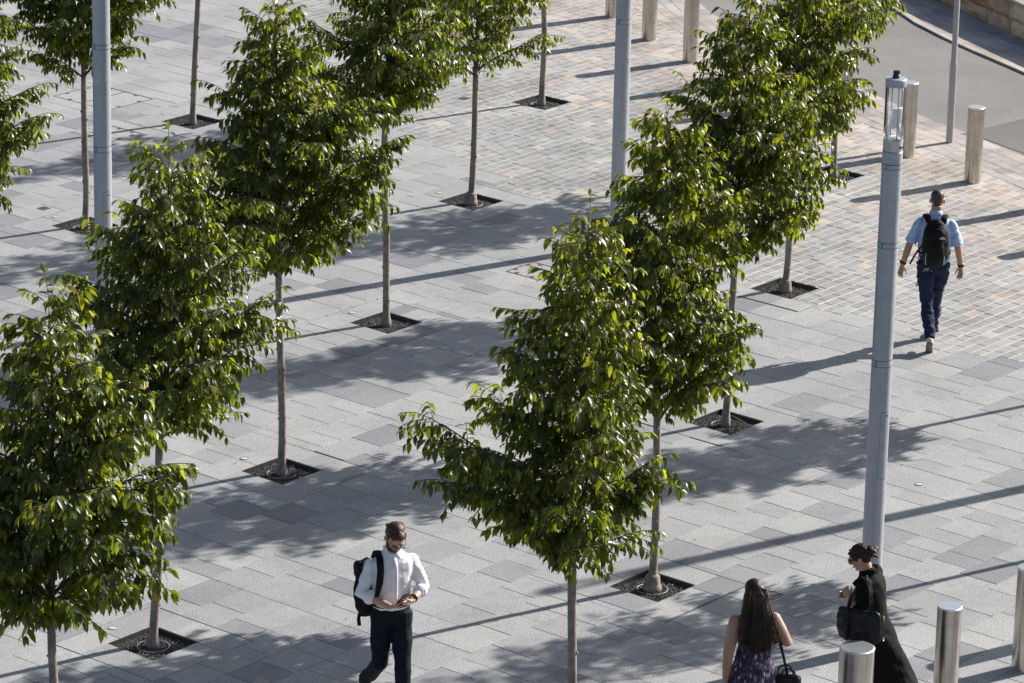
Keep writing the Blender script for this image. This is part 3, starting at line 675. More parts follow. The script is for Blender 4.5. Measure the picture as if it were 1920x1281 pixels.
lamp_post((3.277, 34.435), 0.0, 'tall grey lamp post with glass lantern behind the person in black coat')
lamp_post((1.229, 46.861), 0.0, 'grey lamp post rising behind the right-hand row of trees, top cut off')
lamp_post((-4.275, 40.86), 0.0, 'grey lamp post at left, top cut off, beside a slim trunk')
lamp_post((8.65, 40.95), 0.0, 'grey lamp post standing outside the right edge of the picture')
t = empty('slim_pole', (5.665, 51.81, 0)); tag(t, 'slim stepped grey pole at the road edge between two bollards', 'pole')
sharp(MB().lathe([(0.048, 0), (0.048, 1.04), (0.046, 1.06)], 24).build('base_tube', M['slim'], t)); sharp(MB().lathe([(0.046, 1.06), (0.038, 1.10), (0.036, 4.2)], 24).build('upper_tube', M['slim'], t)); MB().lathe([(0.038, 4.2), (0.038, 4.23), (0.01, 4.24)], 20).build('end_cap', M['pole_dark'], t)
BOL = [((2.972, 32.12), 'thick steel bollard in front of the person in black coat'), ((3.847, 33.095), 'slim steel bollard right of the person in black coat'), ((4.65, 34.06), 'steel bollard cut by the right edge at the bottom'), ((5.40, 35.02), 'steel bollard outside the right edge, near row'),
       ((5.779, 49.951), 'steel bollard above and right of the walking man'), ((5.047, 51.115), 'steel bollard right behind the lamp post\'s glass lantern'), ((4.305, 52.332), 'steel bollard half hidden by tree foliage, behind a trunk'),
       ((2.410, 55.794), 'right one of the three steel bollards at top centre'), ((1.865, 57.004), 'middle one of the three steel bollards at top centre'), ((1.362, 58.333), 'left one of the three steel bollards at top centre, behind the lamp post'),
       ((6.56, 48.80), 'steel bollard outside the right edge, far row'), ((7.37, 47.66), 'steel bollard outside the right edge, last of far row'), ((0.80, 59.75), 'steel bollard just above the top edge'), ((3.65, 53.5), 'steel bollard hidden behind the tree by the road'), ((3.03, 54.65), 'steel bollard hidden behind the right-row crown by the road')]
b0 = None
for (x, y), lab in BOL:
    if b0 is None:
        b0 = t = empty('bollard', (x, y, 0)); R = 0.107
        sharp(MB().lathe([(R, 0), (R, 0.962)], 40).build('shaft', M['steel'], t)); sharp(MB().lathe([(R, 0.964), (R, 0.975), (R-0.005, 0.980)], 40).build('top_plate', M['steel_top_lit'] if 'steel_top_lit' in M else M['steel'], t)); sharp(MB().lathe([(R+0.012, 0.0), (R+0.012, 0.003), (R+0.001, 0.004)], 40).build('floor_collar', M['kerb'], t))
    else: t = copy_tree(b0); t.location = (x, y, 0); t.rotation_euler = (0, 0, rng.uniform(0, 6.28))
    if lab.startswith('thick'): t.scale = (1.4, 1.4, 1.0)
    else: t.scale = (1, 1, 1)
    tag(t, lab, 'bollard', 'stainless steel bollards')

# ------------------------------------------------------------------ trees
PI = math.pi
def leaf_arrays(P, D, Nn, L, W, K, T):
    n = len(P); S = np.cross(D, Nn); S /= np.linalg.norm(S, axis=1)[:, None] + 1e-9
    ts = [0.0, 0.30, 0.66, 1.0]; ws = [0.0, 1.0, 0.80, 0.0]; rows = []
    for t, w in zip(ts, ws):
        c = P + L[:, None]*(D*(t - 0.16*K[:, None]*t*t) - Nn*(K[:, None]*t*t*0.55)); rows.append((c, w))
    fold = 0.28; V = np.zeros((n, 8, 3)); V[:, 0] = rows[0][0]; V[:, 7] = rows[3][0]
    for r, b in ((1, 1), (2, 4)):
        c, w = rows[r]; hw = (W*w*0.5)[:, None]; V[:, b] = c - S*hw + Nn*hw*fold; V[:, b+1] = c; V[:, b+2] = c + S*hw + Nn*hw*fold
    tmpl = [(0, 2, 1), (0, 3, 2), (1, 2, 5, 4), (2, 3, 6, 5), (4, 5, 7), (5, 6, 7)]
    return V.reshape(-1, 3), tmpl, n
def leaf_arrays_low(P, D, Nn, L, W, K):
    n = len(P); S = np.cross(D, Nn); S /= np.linalg.norm(S, axis=1)[:, None] + 1e-9; V = np.zeros((n, 5, 3)); V[:, 0] = P
    c = P + L[:, None]*(D*0.42 - Nn*(K[:, None]*0.10)); hw = (W*0.5)[:, None]; V[:, 1] = c - S*hw + Nn*hw*0.28; V[:, 2] = c; V[:, 3] = c + S*hw + Nn*hw*0.28; V[:, 4] = P + L[:, None]*(D*(1-0.16*K[:, None]) - Nn*(K[:, None]*0.55))
    return V.reshape(-1, 3), [(0, 2, 1), (0, 3, 2), (1, 2, 4), (2, 3, 4)], n
def mesh_from_leaves(name, P, D, Nn, L, W, K, T, low=False):
    V, tmpl, n = leaf_arrays_low(P, D, Nn, L, W, K) if low else leaf_arrays(P, D, Nn, L, W, K, T); vp = 5 if low else 8
    lens = np.array([len(f) for f in tmpl]); idx = np.concatenate([np.array(f) for f in tmpl]); nl = len(idx)
    loops = (idx[None, :] + vp*np.arange(n)[:, None]).ravel().astype(np.int32)
    starts = (np.concatenate([[0], np.cumsum(lens)[:-1]])[None, :] + nl*np.arange(n)[:, None]).ravel().astype(np.int32)
    me = bpy.data.meshes.new(name); me.vertices.add(len(V)); me.vertices.foreach_set('co', V.astype(np.float32).ravel())
    me.loops.add(len(loops)); me.loops.foreach_set('vertex_index', loops); me.polygons.add(len(starts)); me.polygons.foreach_set('loop_start', starts)
    me.polygons.foreach_set('use_smooth', np.ones(len(starts), bool)); me.update(calc_edges=True)
    at = me.attributes.new('tint', 'FLOAT_COLOR', 'POINT'); c = np.ones((n, vp, 4), np.float32); c[:, :, :3] = T[:, None, :]; at.data.foreach_set('color', c.ravel()); me.materials.append(M['leaf']); return me
def make_tree(key, H, zc, R, az0, asy, seed, label, lean=(0.0, 0.0), dens=1.0, low=1.0, flare=0.0):
    r = random.Random(seed); nr = np.random.RandomState(seed)
    x, y = PITS[key]; t = empty('street_tree', (x, y, 0)); tag(t, label, 'tree', 'young street trees planted in rows on the plaza')
    t.rotation_euler = (0, 0, 0)
    # trunk
    nT = 22; pts = []; wob = [(r.gauss(0, 0.018), r.gauss(0, 0.018)) for _ in range(6)]
    def axis(z):
        s = z/H*5; i = min(4, int(s)); f = s-i; wx = wob[i][0]*(1-f)+wob[i+1][0]*f; wy = wob[i][1]*(1-f)+wob[i+1][1]*f
        return Vector((lean[0]*z/H + wx*(min(1, z*2)), lean[1]*z/H + wy*(min(1, z*2)), z))
    def rad(z):
        q = 0.041*(1-0.16*z/zc) if z < zc else 0.0345*max(0.06, 1-(z-zc)/(H-zc))**0.9
        if z < 0.12: q += (0.016+flare)*(1-max(0, z)/0.12)**1.5
        return q
    zs = [-0.06, 0.0, 0.03, 0.07, 0.12] + [0.12+(H*0.985-0.12)*(i+1)/nT for i in range(nT)]
    mb = MB(); zt = [z for z in zs if z <= zc+0.25]; mb.tube([axis(max(z, 0)) + Vector((0, 0, min(z, 0))) for z in zt], [rad(z)*r.uniform(0.96, 1.04) for z in zt], 12)
    for _ in range(r.randint(7, 12)):     # knots and pruning scars
        z = r.uniform(0.2, zc); a = r.uniform(0, 6.28); d = Vector((math.cos(a), math.sin(a), 0.15)); mb.ell(axis(z) + d*rad(z)*0.92, (0.015, 0.015, 0.016*r.uniform(0.7, 1.5)), None, 7, 5)
    if flare > 0.01: mb.tube([axis(0) + Vector((0, 0, z)) for z in (-0.06, 0.0, 0.05, 0.10, 0.118)], [0.076, 0.078, 0.074, 0.068, 0.045], 12)
    mb.build('trunk', M['bark'], t)
    br = MB(); zt = [z for z in zs if z >= zc+0.1]; br.tube([axis(z) for z in zt], [rad(z) for z in zt], 7)
    P = []; D = []; NN = []; LL = []; KK = []; TT = []
    UP = Vector((0, 0, 1))
    lsz = 1.0
    def leaf(p, d, L, new):
        side = d.cross(UP)
        side = side.normalized() if side.length > 1e-3 else Vector((1, 0, 0))
        n = side.cross(d).normalized(); n = (n + side*r.gauss(0, 0.45)).normalized(); n = (n - d*n.dot(d)).normalized()
        P.append(p); D.append(d); NN.append(n); LL.append(L); KK.append(r.uniform(0.25, 0.85))
        k = r.uniform(0.65, 1.3)
        c = (0.034*k, 0.052*k, 0.0125*k) if r.random() > new else (0.074*k, 0.092*k, 0.015*k)
        if r.random() < 0.006: c = (0.16*k, 0.13*k, 0.02*k)
        TT.append(c)
    def spray(p0, d0, L, new):
        # an arching twig with two ranks of hanging leaves
        n = max(4, int(L/0.033)); p = p0.copy(); d = d0.normalized(); pts = [p.copy()]; st = L/n
        for i in range(n):
            d = (d + Vector((r.gauss(0, 0.05), r.gauss(0, 0.05), -0.075 + r.gauss(0, 0.03)))).normalized(); p = p + d*st; pts.append(p.copy())
            side = d.cross(UP); side = side.normalized() if side.length > 1e-3 else Vector((1, 0, 0)); sgn = 1 if i % 2 else -1
            f = i/n
            hang = r.uniform(0.2, 1.3)
            ld = (side*sgn*r.uniform(0.45, 0.95) + d*r.uniform(0.35, 0.8) - UP*hang).normalized()
            leaf(p, ld, r.uniform(0.084, 0.130)*lsz*(0.75+0.35*min(1, f*2))*(1-0.25*max(0, f-0.75)*4), new + 0.25*f)
        leaf(p, (d - UP*0.5).normalized(), r.uniform(0.07, 0.1), new+0.4); leaf(p, (d*0.6 + side*0.5 - UP*0.2).normalized(), r.uniform(0.05, 0.08), new+0.5)
        br.tube(pts[::3] + ([pts[-1]] if (len(pts)-1) % 3 else []), [0.0035]*len(pts[::3] + ([pts[-1]] if (len(pts)-1) % 3 else [])), 3, False)
    pex = r.uniform(0.78, 1.0); gaps = [(r.uniform(0, 6.28), r.uniform(0.15, 0.8)) for _ in range(3)]
    lsz = r.uniform(0.90, 1.08); nb = int(66*dens*r.uniform(0.9, 1.08)); ga = r.uniform(0, 6.28)
    for b in range(nb):
        tb = (b + r.uniform(-0.3, 0.3))/nb; tb = max(0, min(0.985, tb)); z0 = zc + (H*0.94-zc)*tb**1.12; ga += 2.3999 + r.uniform(-0.35, 0.35)
        prof = (0.80 + 0.20*min(1, tb/0.15))*(1 - max(0, tb-0.10)/0.90)**pex
        amp = 1 + asy*math.cos(ga-az0)*max(0.0, 1.0 - 0.85*tb)
        reach = R*max(0.14, prof)*amp*(0.42 + (0.58 if tb > 0.12 else 0.42)*math.sqrt(r.random()))
        for ga0, tb0 in gaps:
            if abs(tb-tb0) < 0.13 and abs((ga-ga0+PI) % (2*PI) - PI) < 0.55: reach *= 0.65
        e0 = math.radians(r.uniform(42, 64) + 8*tb); Lb = reach/max(0.5, math.cos(e0*0.72)); 
        h = Vector((math.cos(ga), math.sin(ga), 0)); n = 7; p = axis(z0); pts = [p.copy()]; el = e0
        rb = min(0.0165, 0.006+0.012*Lb)*(1.0 if z0 < zc+1.2 else 0.8)
        for i in range(n):
            el -= math.radians(r.uniform(1.5, 6.5)); ga2 = ga + r.gauss(0, 0.07); d = Vector((math.cos(ga2)*math.cos(el), math.sin(ga2)*math.cos(el), math.sin(el))); p = p + d*(Lb/n); pts.append(p.copy())
        br.tube(pts, [rb*(1-0.8*i/n) for i in range(n+1)], 6)
        # side sprays
        ns = max(4, int(Lb/0.036)); new = 0.12 + 0.28*tb
        for s in range(ns):
            f = 0.16 + 0.84*(s+r.random()*0.6)/ns if Lb > 0.5 else 0.1+0.9*(s+0.5)/ns
            f = min(0.99, f); i = min(n-1, int(f*n)); g = f*n-i; q = pts[i].lerp(pts[i+1], g); d = (pts[i+1]-pts[i]).normalized()
            a = r.choice([-1, 1])*r.uniform(0.5, 1.25); sd = Matrix.Rotation(a, 3, 'Z') @ Vector((d.x, d.y, 0)); sd = sd.normalized() if sd.length > 0.05 else Vector((math.cos(a), math.sin(a), 0))
            spray(q, sd*0.85 + d*0.3 + UP*r.uniform(-0.15, 0.55), r.uniform(0.18, 0.36)*(1-0.3*tb), new)
        spray(pts[-1], (pts[-1]-pts[-2]).normalized()*0.8 + UP*0.1, r.uniform(0.22, 0.36)*(1-0.2*tb), new+0.1)
    for i in range(5):
        a = i*1.3 + r.random(); spray(axis(H*0.955 + 0.01*i), Vector((math.cos(a), math.sin(a), 1.1)), r.uniform(0.14, 0.22), 0.5)
    spray(axis(H*0.97), Vector((0.1, 0.05, 1)), 0.2, 0.5)
    me = mesh_from_leaves('crown', np.array([tuple(v) for v in P]), np.array([tuple(v) for v in D]), np.array([tuple(v) for v in NN]), np.array(LL), np.array(LL)*nr.uniform(0.34, 0.42, len(LL)), np.array(KK), np.array(TT), key in ('A4', 'B4', 'B5', 'C2', 'Z1', 'Z2', 'Z3', 'A3', 'B3'))
    cr = bpy.data.objects.new('crown', me); COL.objects.link(cr); cr.parent = t; cr['kind'] = 'stuff'
    br.build('branches', M['twig'], cr)
    return len(P)
TREES = [('A0', 5.15, 1.98, 1.14, PI + 0.1, 0.44, 131, 'nearest tree of the right-hand row, wide dark crown beside the man in white shirt', (0.06, 0.0), 1.08, 1, 0.0),
         ('A1', 4.7, 1.62, 1.14, 0.0, 0.06, 102, 'second tree of the right-hand row, trunk with thick collar left of the two people', (0.0, 0.0), 1.0, 1, 0.03),
         ('A2', 4.65, 1.72, 1.18, 0.2, 0.05, 103, 'third tree of the right-hand row, trunk below the walking man\'s shadow', (0.10, 0.0), 1.0, 1, 0.0),
         ('A3', 4.6, 1.72, 1.0, 0.2, 0.04, 104, 'fourth tree of the right-hand row, trunk left of the walking man, crown at top right', (0.12, 0.0), 1.0, 1, 0.025),
         ('A4', 4.5, 1.75, 1.05, 0.0, 0.0, 105, 'farthest tree of the right-hand row, trunk by the bollards, crown mostly hidden', (-0.2, 0.0), 0.9, 1, 0.0),
         ('B0', 4.82, 1.92, 1.18, 0.0, 0.10, 106, 'nearest tree of the left row, sunlit yellow-green crown at lower left', (0.05, 0.0), 1.08, 1, 0.0),
         ('B1', 4.75, 1.90, 1.22, 0.1, 0.06, 107, 'second tree of the left row, trunk in pit with full white pipe ring', (0.2, 0.0), 1.05, 1, 0.0),
         ('B2', 4.9, 2.02, 1.32, 0.0, 0.08, 108, 'third tree of the left row, tall crown left of the picture\'s centre', (-0.08, 0.0), 1.08, 1, 0.0),
         ('B3', 4.8, 2.2, 1.04, PI, 0.0, 109, 'fourth tree of the left row, straight slim trunk below a dark crown at top', (0.0, 0.0), 1.0, 1, 0.0),
         ('B4', 4.5, 1.55, 1.0, 0.0, 0.0, 110, 'fifth tree of the left row with forked bare trunk at the sett corner', (0.12, 0.0), 0.72, 1, 0.03),
         ('B5', 4.5, 1.85, 1.0, 0.0, 0.0, 111, 'farthest tree of the left row, only its bare trunk in view', (0.0, 0.0), 0.9, 1, 0.0),
         ('C0', 5.0, 1.60, 1.16, 0.0, 0.0, 112, 'tree at the left edge with only the right side of its crown showing', (0.0, 0.0), 1.0, 1, 0.0),
         ('C1', 4.65, 1.82, 1.20, 0.0, 0.10, 113, 'tree behind the left lamp post, dark crown at the top left', (0.05, 0.0), 1.0, 1, 0.0),
         ('C2', 4.6, 2.0, 1.05, 0.0, 0.0, 114, 'tree at upper left with only its bare knotty trunk in view', (0.25, 0.0), 0.9, 1, 0.0),
         ('Z1', 4.6, 1.75, 0.9, 0.0, 0.0, 115, 'tree outside the right edge, nearest of its row', (0, 0), 0.9, 1, 0.0), ('Z2', 4.5, 1.75, 0.82, 0.0, 0.0, 116, 'tree outside the right edge, second of its row', (0, 0), 0.85, 1, 0.0),
         ('Z3', 4.6, 1.75, 0.86, 0.0, 0.0, 117, 'tree outside the right edge, third of its row', (0, 0), 0.85, 1, 0.0)]
nleaf = [make_tree(*a) for a in TREES]
print('leaves', nleaf)

# ------------------------------------------------------------------ people
from mathutils import noise as mnoise
def fuse(mb, name, mat, parent, voxel=0.008, smooth=3, wrinkle=None, cut=None):
    """closed pieces melted into one continuous surface"""
    tmp = mb.build('tmp', None, None)
    m_ = tmp.modifiers.new('r', 'REMESH'); m_.mode = 'VOXEL'; m_.voxel_size = voxel; m_.use_smooth_shade = True
    s_ = tmp.modifiers.new('s', 'SMOOTH'); s_.factor = 0.5; s_.iterations = smooth
    bpy.context.view_layer.update(); dg = bpy.context.evaluated_depsgraph_get()
    me = bpy.data.meshes.new_from_object(tmp.evaluated_get(dg)); old = tmp.data; bpy.data.objects.remove(tmp); bpy.data.meshes.remove(old)
    me.name = name
    if cut:      # remove the faces for which cut(point) is true
        bm = bmesh.new(); bm.from_mesh(me); bmesh.ops.delete(bm, geom=[f for f in bm.faces if cut(f.calc_center_median())], context='FACES'); bm.to_mesh(me); bm.free()
    if wrinkle:
        amp, fx, fz, seed = wrinkle; n = len(me.vertices); co = np.empty(n*3, np.float32); no = np.empty(n*3, np.float32)
        me.vertices.foreach_get('co', co); me.vertices.foreach_get('normal', no); co = co.reshape(-1, 3); no = no.reshape(-1, 3)
        d = np.array([mnoise.noise(Vector((c[0]*fx+seed, c[1]*fx, c[2]*fz))) + 0.5*mnoise.noise(Vector((c[0]*fx*2.1+c[2]*6, c[1]*fx*2.1+seed, c[2]*fz*2.3))) for c in co], np.float32)
        co += no*(d*amp)[:, None]; me.vertices.foreach_set('co', co.ravel()); me.update()
    me.polygons.foreach_set('use_smooth', np.ones(len(me.polygons), bool)); me.materials.clear(); me.materials.append(mat)
    o = bpy.data.objects.new(name, me); COL.objects.link(o); o.parent = parent; return o
def V3(*a): return Vector(a)
def cloth_mat(name, col, rough=0.8, sheen=0.2, var=0.12, weave=900, spec=0.25):
    m, nt, b = new_mat(name); tc = N(nt, 'ShaderNodeTexCoord'); n = noise(nt, tc.outputs['Object'], 14, 4, 0.6); w = noise(nt, tc.outputs['Object'], weave, 2, 0.5)
    r = ramp(nt, n.outputs[0], [(0.3, tuple(c*(1-var) for c in col)), (0.7, tuple(min(1, c*(1+var)) for c in col))]); nt.links.new(r.outputs[0], b.inputs['Base Color'])
    b.inputs['Roughness'].default_value = rough; b.inputs['Specular IOR Level'].default_value = spec; b.inputs['Sheen Weight'].default_value = sheen; bump(nt, w.outputs[0], 0.15, 0.001, b); return m
def skin_mat(name, col):
    m, nt, b = new_mat(name); tc = N(nt, 'ShaderNodeTexCoord'); n = noise(nt, tc.outputs['Object'], 22, 4, 0.6)
    r = ramp(nt, n.outputs[0], [(0.3, (col[0]*0.88, col[1]*0.8, col[2]*0.78)), (0.7, tuple(min(1, c*1.08) for c in col))]); nt.links.new(r.outputs[0], b.inputs['Base Color'])
    b.inputs['Roughness'].default_value = 0.48; b.inputs['Subsurface Weight'].default_value = 0.12; b.inputs['Subsurface Radius'].default_value = (0.012, 0.004, 0.002); return m
def hair_mat(name, c0, c1, sc=(220, 220, 14)):
    m, nt, b = new_mat(name); tc = N(nt, 'ShaderNodeTexCoord'); mp = N(nt, 'ShaderNodeMapping'); mp.inputs['Scale'].default_value = sc; nt.links.new(tc.outputs['Object'], mp.inputs[0])
    n = noise(nt, mp.outputs[0], 1.0, 3, 0.6); r = ramp(nt, n.outputs[0], [(0.3, c0), (0.72, c1)]); nt.links.new(r.outputs[0], b.inputs['Base Color']); b.inputs['Roughness'].default_value = 0.42; b.inputs['Specular IOR Level'].default_value = 0.22; bump(nt, n.outputs[0], 0.5, 0.003, b); return m
M['skin_a'] = skin_mat('skin_light', (0.50, 0.31, 0.22)); M['skin_b'] = skin_mat('skin_tan', (0.46, 0.28, 0.20)); M['skin_c'] = skin_mat('skin_warm', (0.44, 0.26, 0.175))
M['white_shirt'] = cloth_mat('white_cotton', (0.82, 0.82, 0.86), 0.75, 0.0, 0.02); M['blue_shirt'] = cloth_mat('pale_blue_cotton', (0.43, 0.56, 0.84), 0.8, 0.0, 0.05)
M['navy'] = cloth_mat('navy_suiting', (0.0075, 0.0095, 0.017), 0.75, 0.0, 0.2, 900, 0.15); M['navy_work'] = cloth_mat('navy_work_cotton', (0.016, 0.026, 0.062), 0.85, 0.0, 0.25)
M['black_cloth'] = cloth_mat('black_coat_wool', (0.0055, 0.0055, 0.006), 0.8, 0.0, 0.2, 900, 0.12); M['black_nylon'] = cloth_mat('black_nylon', (0.006, 0.006, 0.0065), 0.65, 0.0, 0.25, 500, 0.2)
M['leather'] = plain('black_leather', (0.006, 0.0065, 0.009), 0.42, 0, 0.3, 0.2, 40); M['belt'] = plain('brown_black_leather', (0.022, 0.017, 0.013), 0.45, 0, 0.5, 0.2, 40)
M['shoe_black'] = plain('black_shoe', (0.012, 0.012, 0.013), 0.4); M['shoe_white'] = plain('white_sneaker', (0.62, 0.58, 0.55), 0.6, 0, 0.4, 0.1, 30); M['sole'] = plain('grey_brown_sole', (0.20, 0.15, 0.13), 0.8)
M['hair_brown'] = hair_mat('brown_hair', (0.028, 0.016, 0.010), (0.12, 0.062, 0.033)); M['hair_grey'] = hair_mat('greying_hair', (0.022, 0.018, 0.015), (0.13, 0.115, 0.10), (160, 160, 60)); M['hair_dark'] = hair_mat('dark_brown_hair', (0.008, 0.006, 0.005), (0.060, 0.036, 0.024), (160, 160, 5)); M['hair_black'] = hair_mat('black_brown_hair', (0.008, 0.006, 0.005), (0.055, 0.026, 0.018), (30, 160, 160))
M['beard'] = hair_mat('beard_hair', (0.035, 0.02, 0.012), (0.11, 0.055, 0.03)); M['eye'] = plain('eye_dark', (0.02, 0.018, 0.016), 0.25); M['lips'] = plain('lips', (0.36, 0.15, 0.12), 0.5); M['brow'] = plain('eyebrow', (0.03, 0.02, 0.015), 0.8)
M['metal'] = plain('polished_metal', (0.75, 0.74, 0.70), 0.2, 1.0); M['phone'] = plain('phone_black', (0.012, 0.014, 0.018), 0.15); M['tag_green'] = plain('green_tag', (0.10, 0.48, 0.12), 0.6); M['emblem'] = plain('light_emblem_print', (0.62, 0.62, 0.64), 0.6); M['clip'] = plain('tortoise_clip', (0.26, 0.19, 0.10), 0.3)
def glasses_mat():
    m, nt, b = new_mat('spectacle_lens'); b.inputs['Base Color'].default_value = (0.12, 0.13, 0.15, 1); b.inputs['Roughness'].default_value = 0.06; b.inputs['Alpha'].default_value = 0.45; return m
M['lens_tint'] = glasses_mat()
def dress_mat():
    m, nt, b = new_mat('purple_print_viscose'); tc = N(nt, 'ShaderNodeTexCoord'); mp = N(nt, 'ShaderNodeMapping'); mp.inputs['Scale'].default_value = (1, 1, 0.42); nt.links.new(tc.outputs['Object'], mp.inputs[0])
    v = N(nt, 'ShaderNodeTexVoronoi'); v.inputs['Scale'].default_value = 62; nt.links.new(mp.outputs[0], v.inputs[0]); n = noise(nt, mp.outputs[0], 34, 3, 0.6)
    r = ramp(nt, N_sep(nt, v.outputs['Color']), [(0.0, (0.010, 0.010, 0.020)), (0.42, (0.018, 0.020, 0.075)), (0.60, (0.075, 0.035, 0.13)), (0.76, (0.16, 0.07, 0.15)), (0.87, (0.28, 0.17, 0.24)), (0.94, (0.50, 0.46, 0.46))]); r.color_ramp.interpolation = 'CONSTANT'
    r2 = ramp(nt, n.outputs[0], [(0.35, (0.35, 0.35, 0.4)), (0.6, (1.1, 1.1, 1.1))]); nt.links.new(mul(nt, r.outputs[0], r2.outputs[0]), b.inputs['Base Color']); b.inputs['Roughness'].default_value = 0.7; return m
def N_sep(nt, c): s = N(nt, 'ShaderNodeSeparateColor'); nt.links.new(c, s.inputs[0]); return s.outputs[0]
M['dress'] = dress_mat()

def limb(mb, pts, rad, n=12): mb.tube(pts, rad, n); mb.ell(pts[0], (rad[0] if not isinstance(rad[0], tuple) else rad[0][0],)*3, None, 10, 7); mb.ell(pts[-1], (rad[-1] if not isinstance(rad[-1], tuple) else rad[-1][0],)*3, None, 10, 7)
def interp_chain(ps, rs, k=4):
    P = []; R = []
    for i in range(len(ps)-1):
        for j in range(k): f = j/k; P.append(ps[i].lerp(ps[i+1], f)); R.append(rs[i]*(1-f)+rs[i+1]*f)
    return P + [ps[-1]], R + [rs[-1]]
def hand(mb, wrist, d, palm_n, thumb_side, curl=0.5, spread=0.10, s=1.0):
    """palm and five unequal bent fingers; d points from wrist to knuckles, palm_n out of the palm, thumb_side towards the thumb"""
    d = d.normalized(); pn = (palm_n - d*palm_n.dot(d)).normalized(); ts = pn.cross(d); ts = ts if ts.dot(thumb_side) > 0 else -ts
    k = wrist + d*0.088*s
    mb.tube([wrist - d*0.01, wrist + d*0.025*s, wrist + d*0.06*s, k], [(0.026*s, 0.020*s), (0.032*s, 0.018*s), (0.040*s, 0.015*s), (0.039*s, 0.012*s)], 12, flat=ts)
    for i, (o_, L) in enumerate(((0.030, 0.070), (0.0105, 0.080), (-0.0105, 0.075), (-0.030, 0.058))):
        p = k + ts*o_*s - d*0.006; fd = (d + ts*(o_/0.03)*spread).normalized(); pts = [p - fd*0.012]; a = curl*0.35
        for seg, fr in enumerate((0.45, 0.32, 0.23)):
            q = (fd*math.cos(a) + pn*math.sin(a)); p = p + q*L*fr*s; pts.append(p.copy()); a += curl*(0.75 + 0.05*i)
        mb.tube(pts, [0.0092*s, 0.0088*s, 0.0080*s, 0.0066*s], 8); mb.ell(pts[-1], (0.0066*s,)*3, None, 8, 6)
    b = wrist + d*0.028*s + ts*0.026*s; td = (ts*0.72 + d*0.70 + pn*0.25).normalized(); p1 = b + td*0.036*s; td2 = (ts*0.2 + d*0.9 + pn*(0.25 + 0.35*curl)).normalized(); p2 = p1 + td2*0.030*s; p3 = p2 + td2*0.022*s
    mb.tube([b - td*0.012, b, p1, p2, p3], [0.013*s, 0.0125*s, 0.0105*s, 0.0095*s, 0.0072*s], 8); mb.ell(p3, (0.0072*s,)*3, None, 8, 6)
def head(mb, c, Rm, fem=False):
    """skull, jaw, brow, nose, lips, chin and ears in the head frame (x right, y forward, z up)"""
    T = lambda x, y, z: c + Rm @ Vector((x, y, z)); w = 0.94 if fem else 1.0
    mb.ell(T(0, -0.012, 0.030), (0.074*w, 0.094, 0.088), Rm); mb.ell(T(0, 0.010, -0.012), (0.066*w, 0.080, 0.090), Rm); mb.ell(T(0, 0.030, -0.062), (0.050*w, 0.052, 0.046), Rm); mb.ell(T(0, 0.062, -0.092), (0.024*w, 0.020, 0.018), Rm)
    mb.ell(T(0, 0.072, 0.030), (0.050, 0.018, 0.014), Rm)
    mb.tube([T(0, 0.082, 0.018), T(0, 0.098, -0.010), T(0, 0.106, -0.026), T(0, 0.088, -0.036)], [0.009, 0.010, 0.0125, 0.008], 8)
    for s in (-1, 1):
        mb.ell(T(s*0.010, 0.093, -0.030), (0.008, 0.008, 0.007), Rm); mb.ell(T(s*0.079*w, -0.010, -0.004), (0.011, 0.021, 0.033), Rm, 10, 8); mb.ell(T(s*0.045, 0.055, -0.020), (0.020, 0.022, 0.020), Rm)
def face_parts(o, c, Rm, brow=True):
    T = lambda x, y, z: c + Rm @ Vector((x, y, z))
    for s in (-1, 1):
        MB().ell(T(s*0.031, 0.077, 0.008), (0.013, 0.009, 0.0065), Rm, 10, 8).build('eye', M['eye'], o)
        if brow: MB().tube([T(s*0.014, 0.091, 0.026), T(s*0.032, 0.089, 0.031), T(s*0.048, 0.078, 0.026)], [0.0035, 0.0045, 0.003], 6).build('eyebrow', M['brow'], o)
    MB().ell(T(0, 0.086, -0.061), (0.021, 0.007, 0.0065), Rm, 12, 8).build('mouth', M['lips'], o)
def torso_body(mb, hips, chest, neck, sh, hw=1.0):
    """skin torso from pelvis to neck"""
    ax = (sh[1]-sh[0]).normalized(); up = (chest-hips)
    P = [hips - up*0.12, hips, hips + up*0.45, hips + up*0.85, chest, chest.lerp(neck, 0.45), chest.lerp(neck, 0.8), neck, neck + (neck-chest)*0.3]
    Rr = [(0.10*hw, 0.08), (0.150*hw, 0.10), (0.132*hw, 0.092), (0.150, 0.10), (0.160, 0.105), (0.140, 0.088), (0.075, 0.068), (0.056, 0.058), (0.055, 0.056)]
    mb.tube(P, Rr, 20, flat=ax)
def rot(pitch=0, yaw=0, roll=0): return Matrix.Rotation(yaw, 3, 'Z') @ Matrix.Rotation(pitch, 3, 'X') @ Matrix.Rotation(roll, 3, 'Y')
def place(t, loc, d, k): t.location = (loc[0], loc[1], 0); t.rotation_euler = (0, 0, math.atan2(-d[0], d[1])); t.scale = (k, k, k)
def loose(name, like, label, cat):
    e = empty(name); e.location = like.location; e.rotation_euler = like.rotation_euler; e.scale = like.scale; tag(e, label, cat); return e
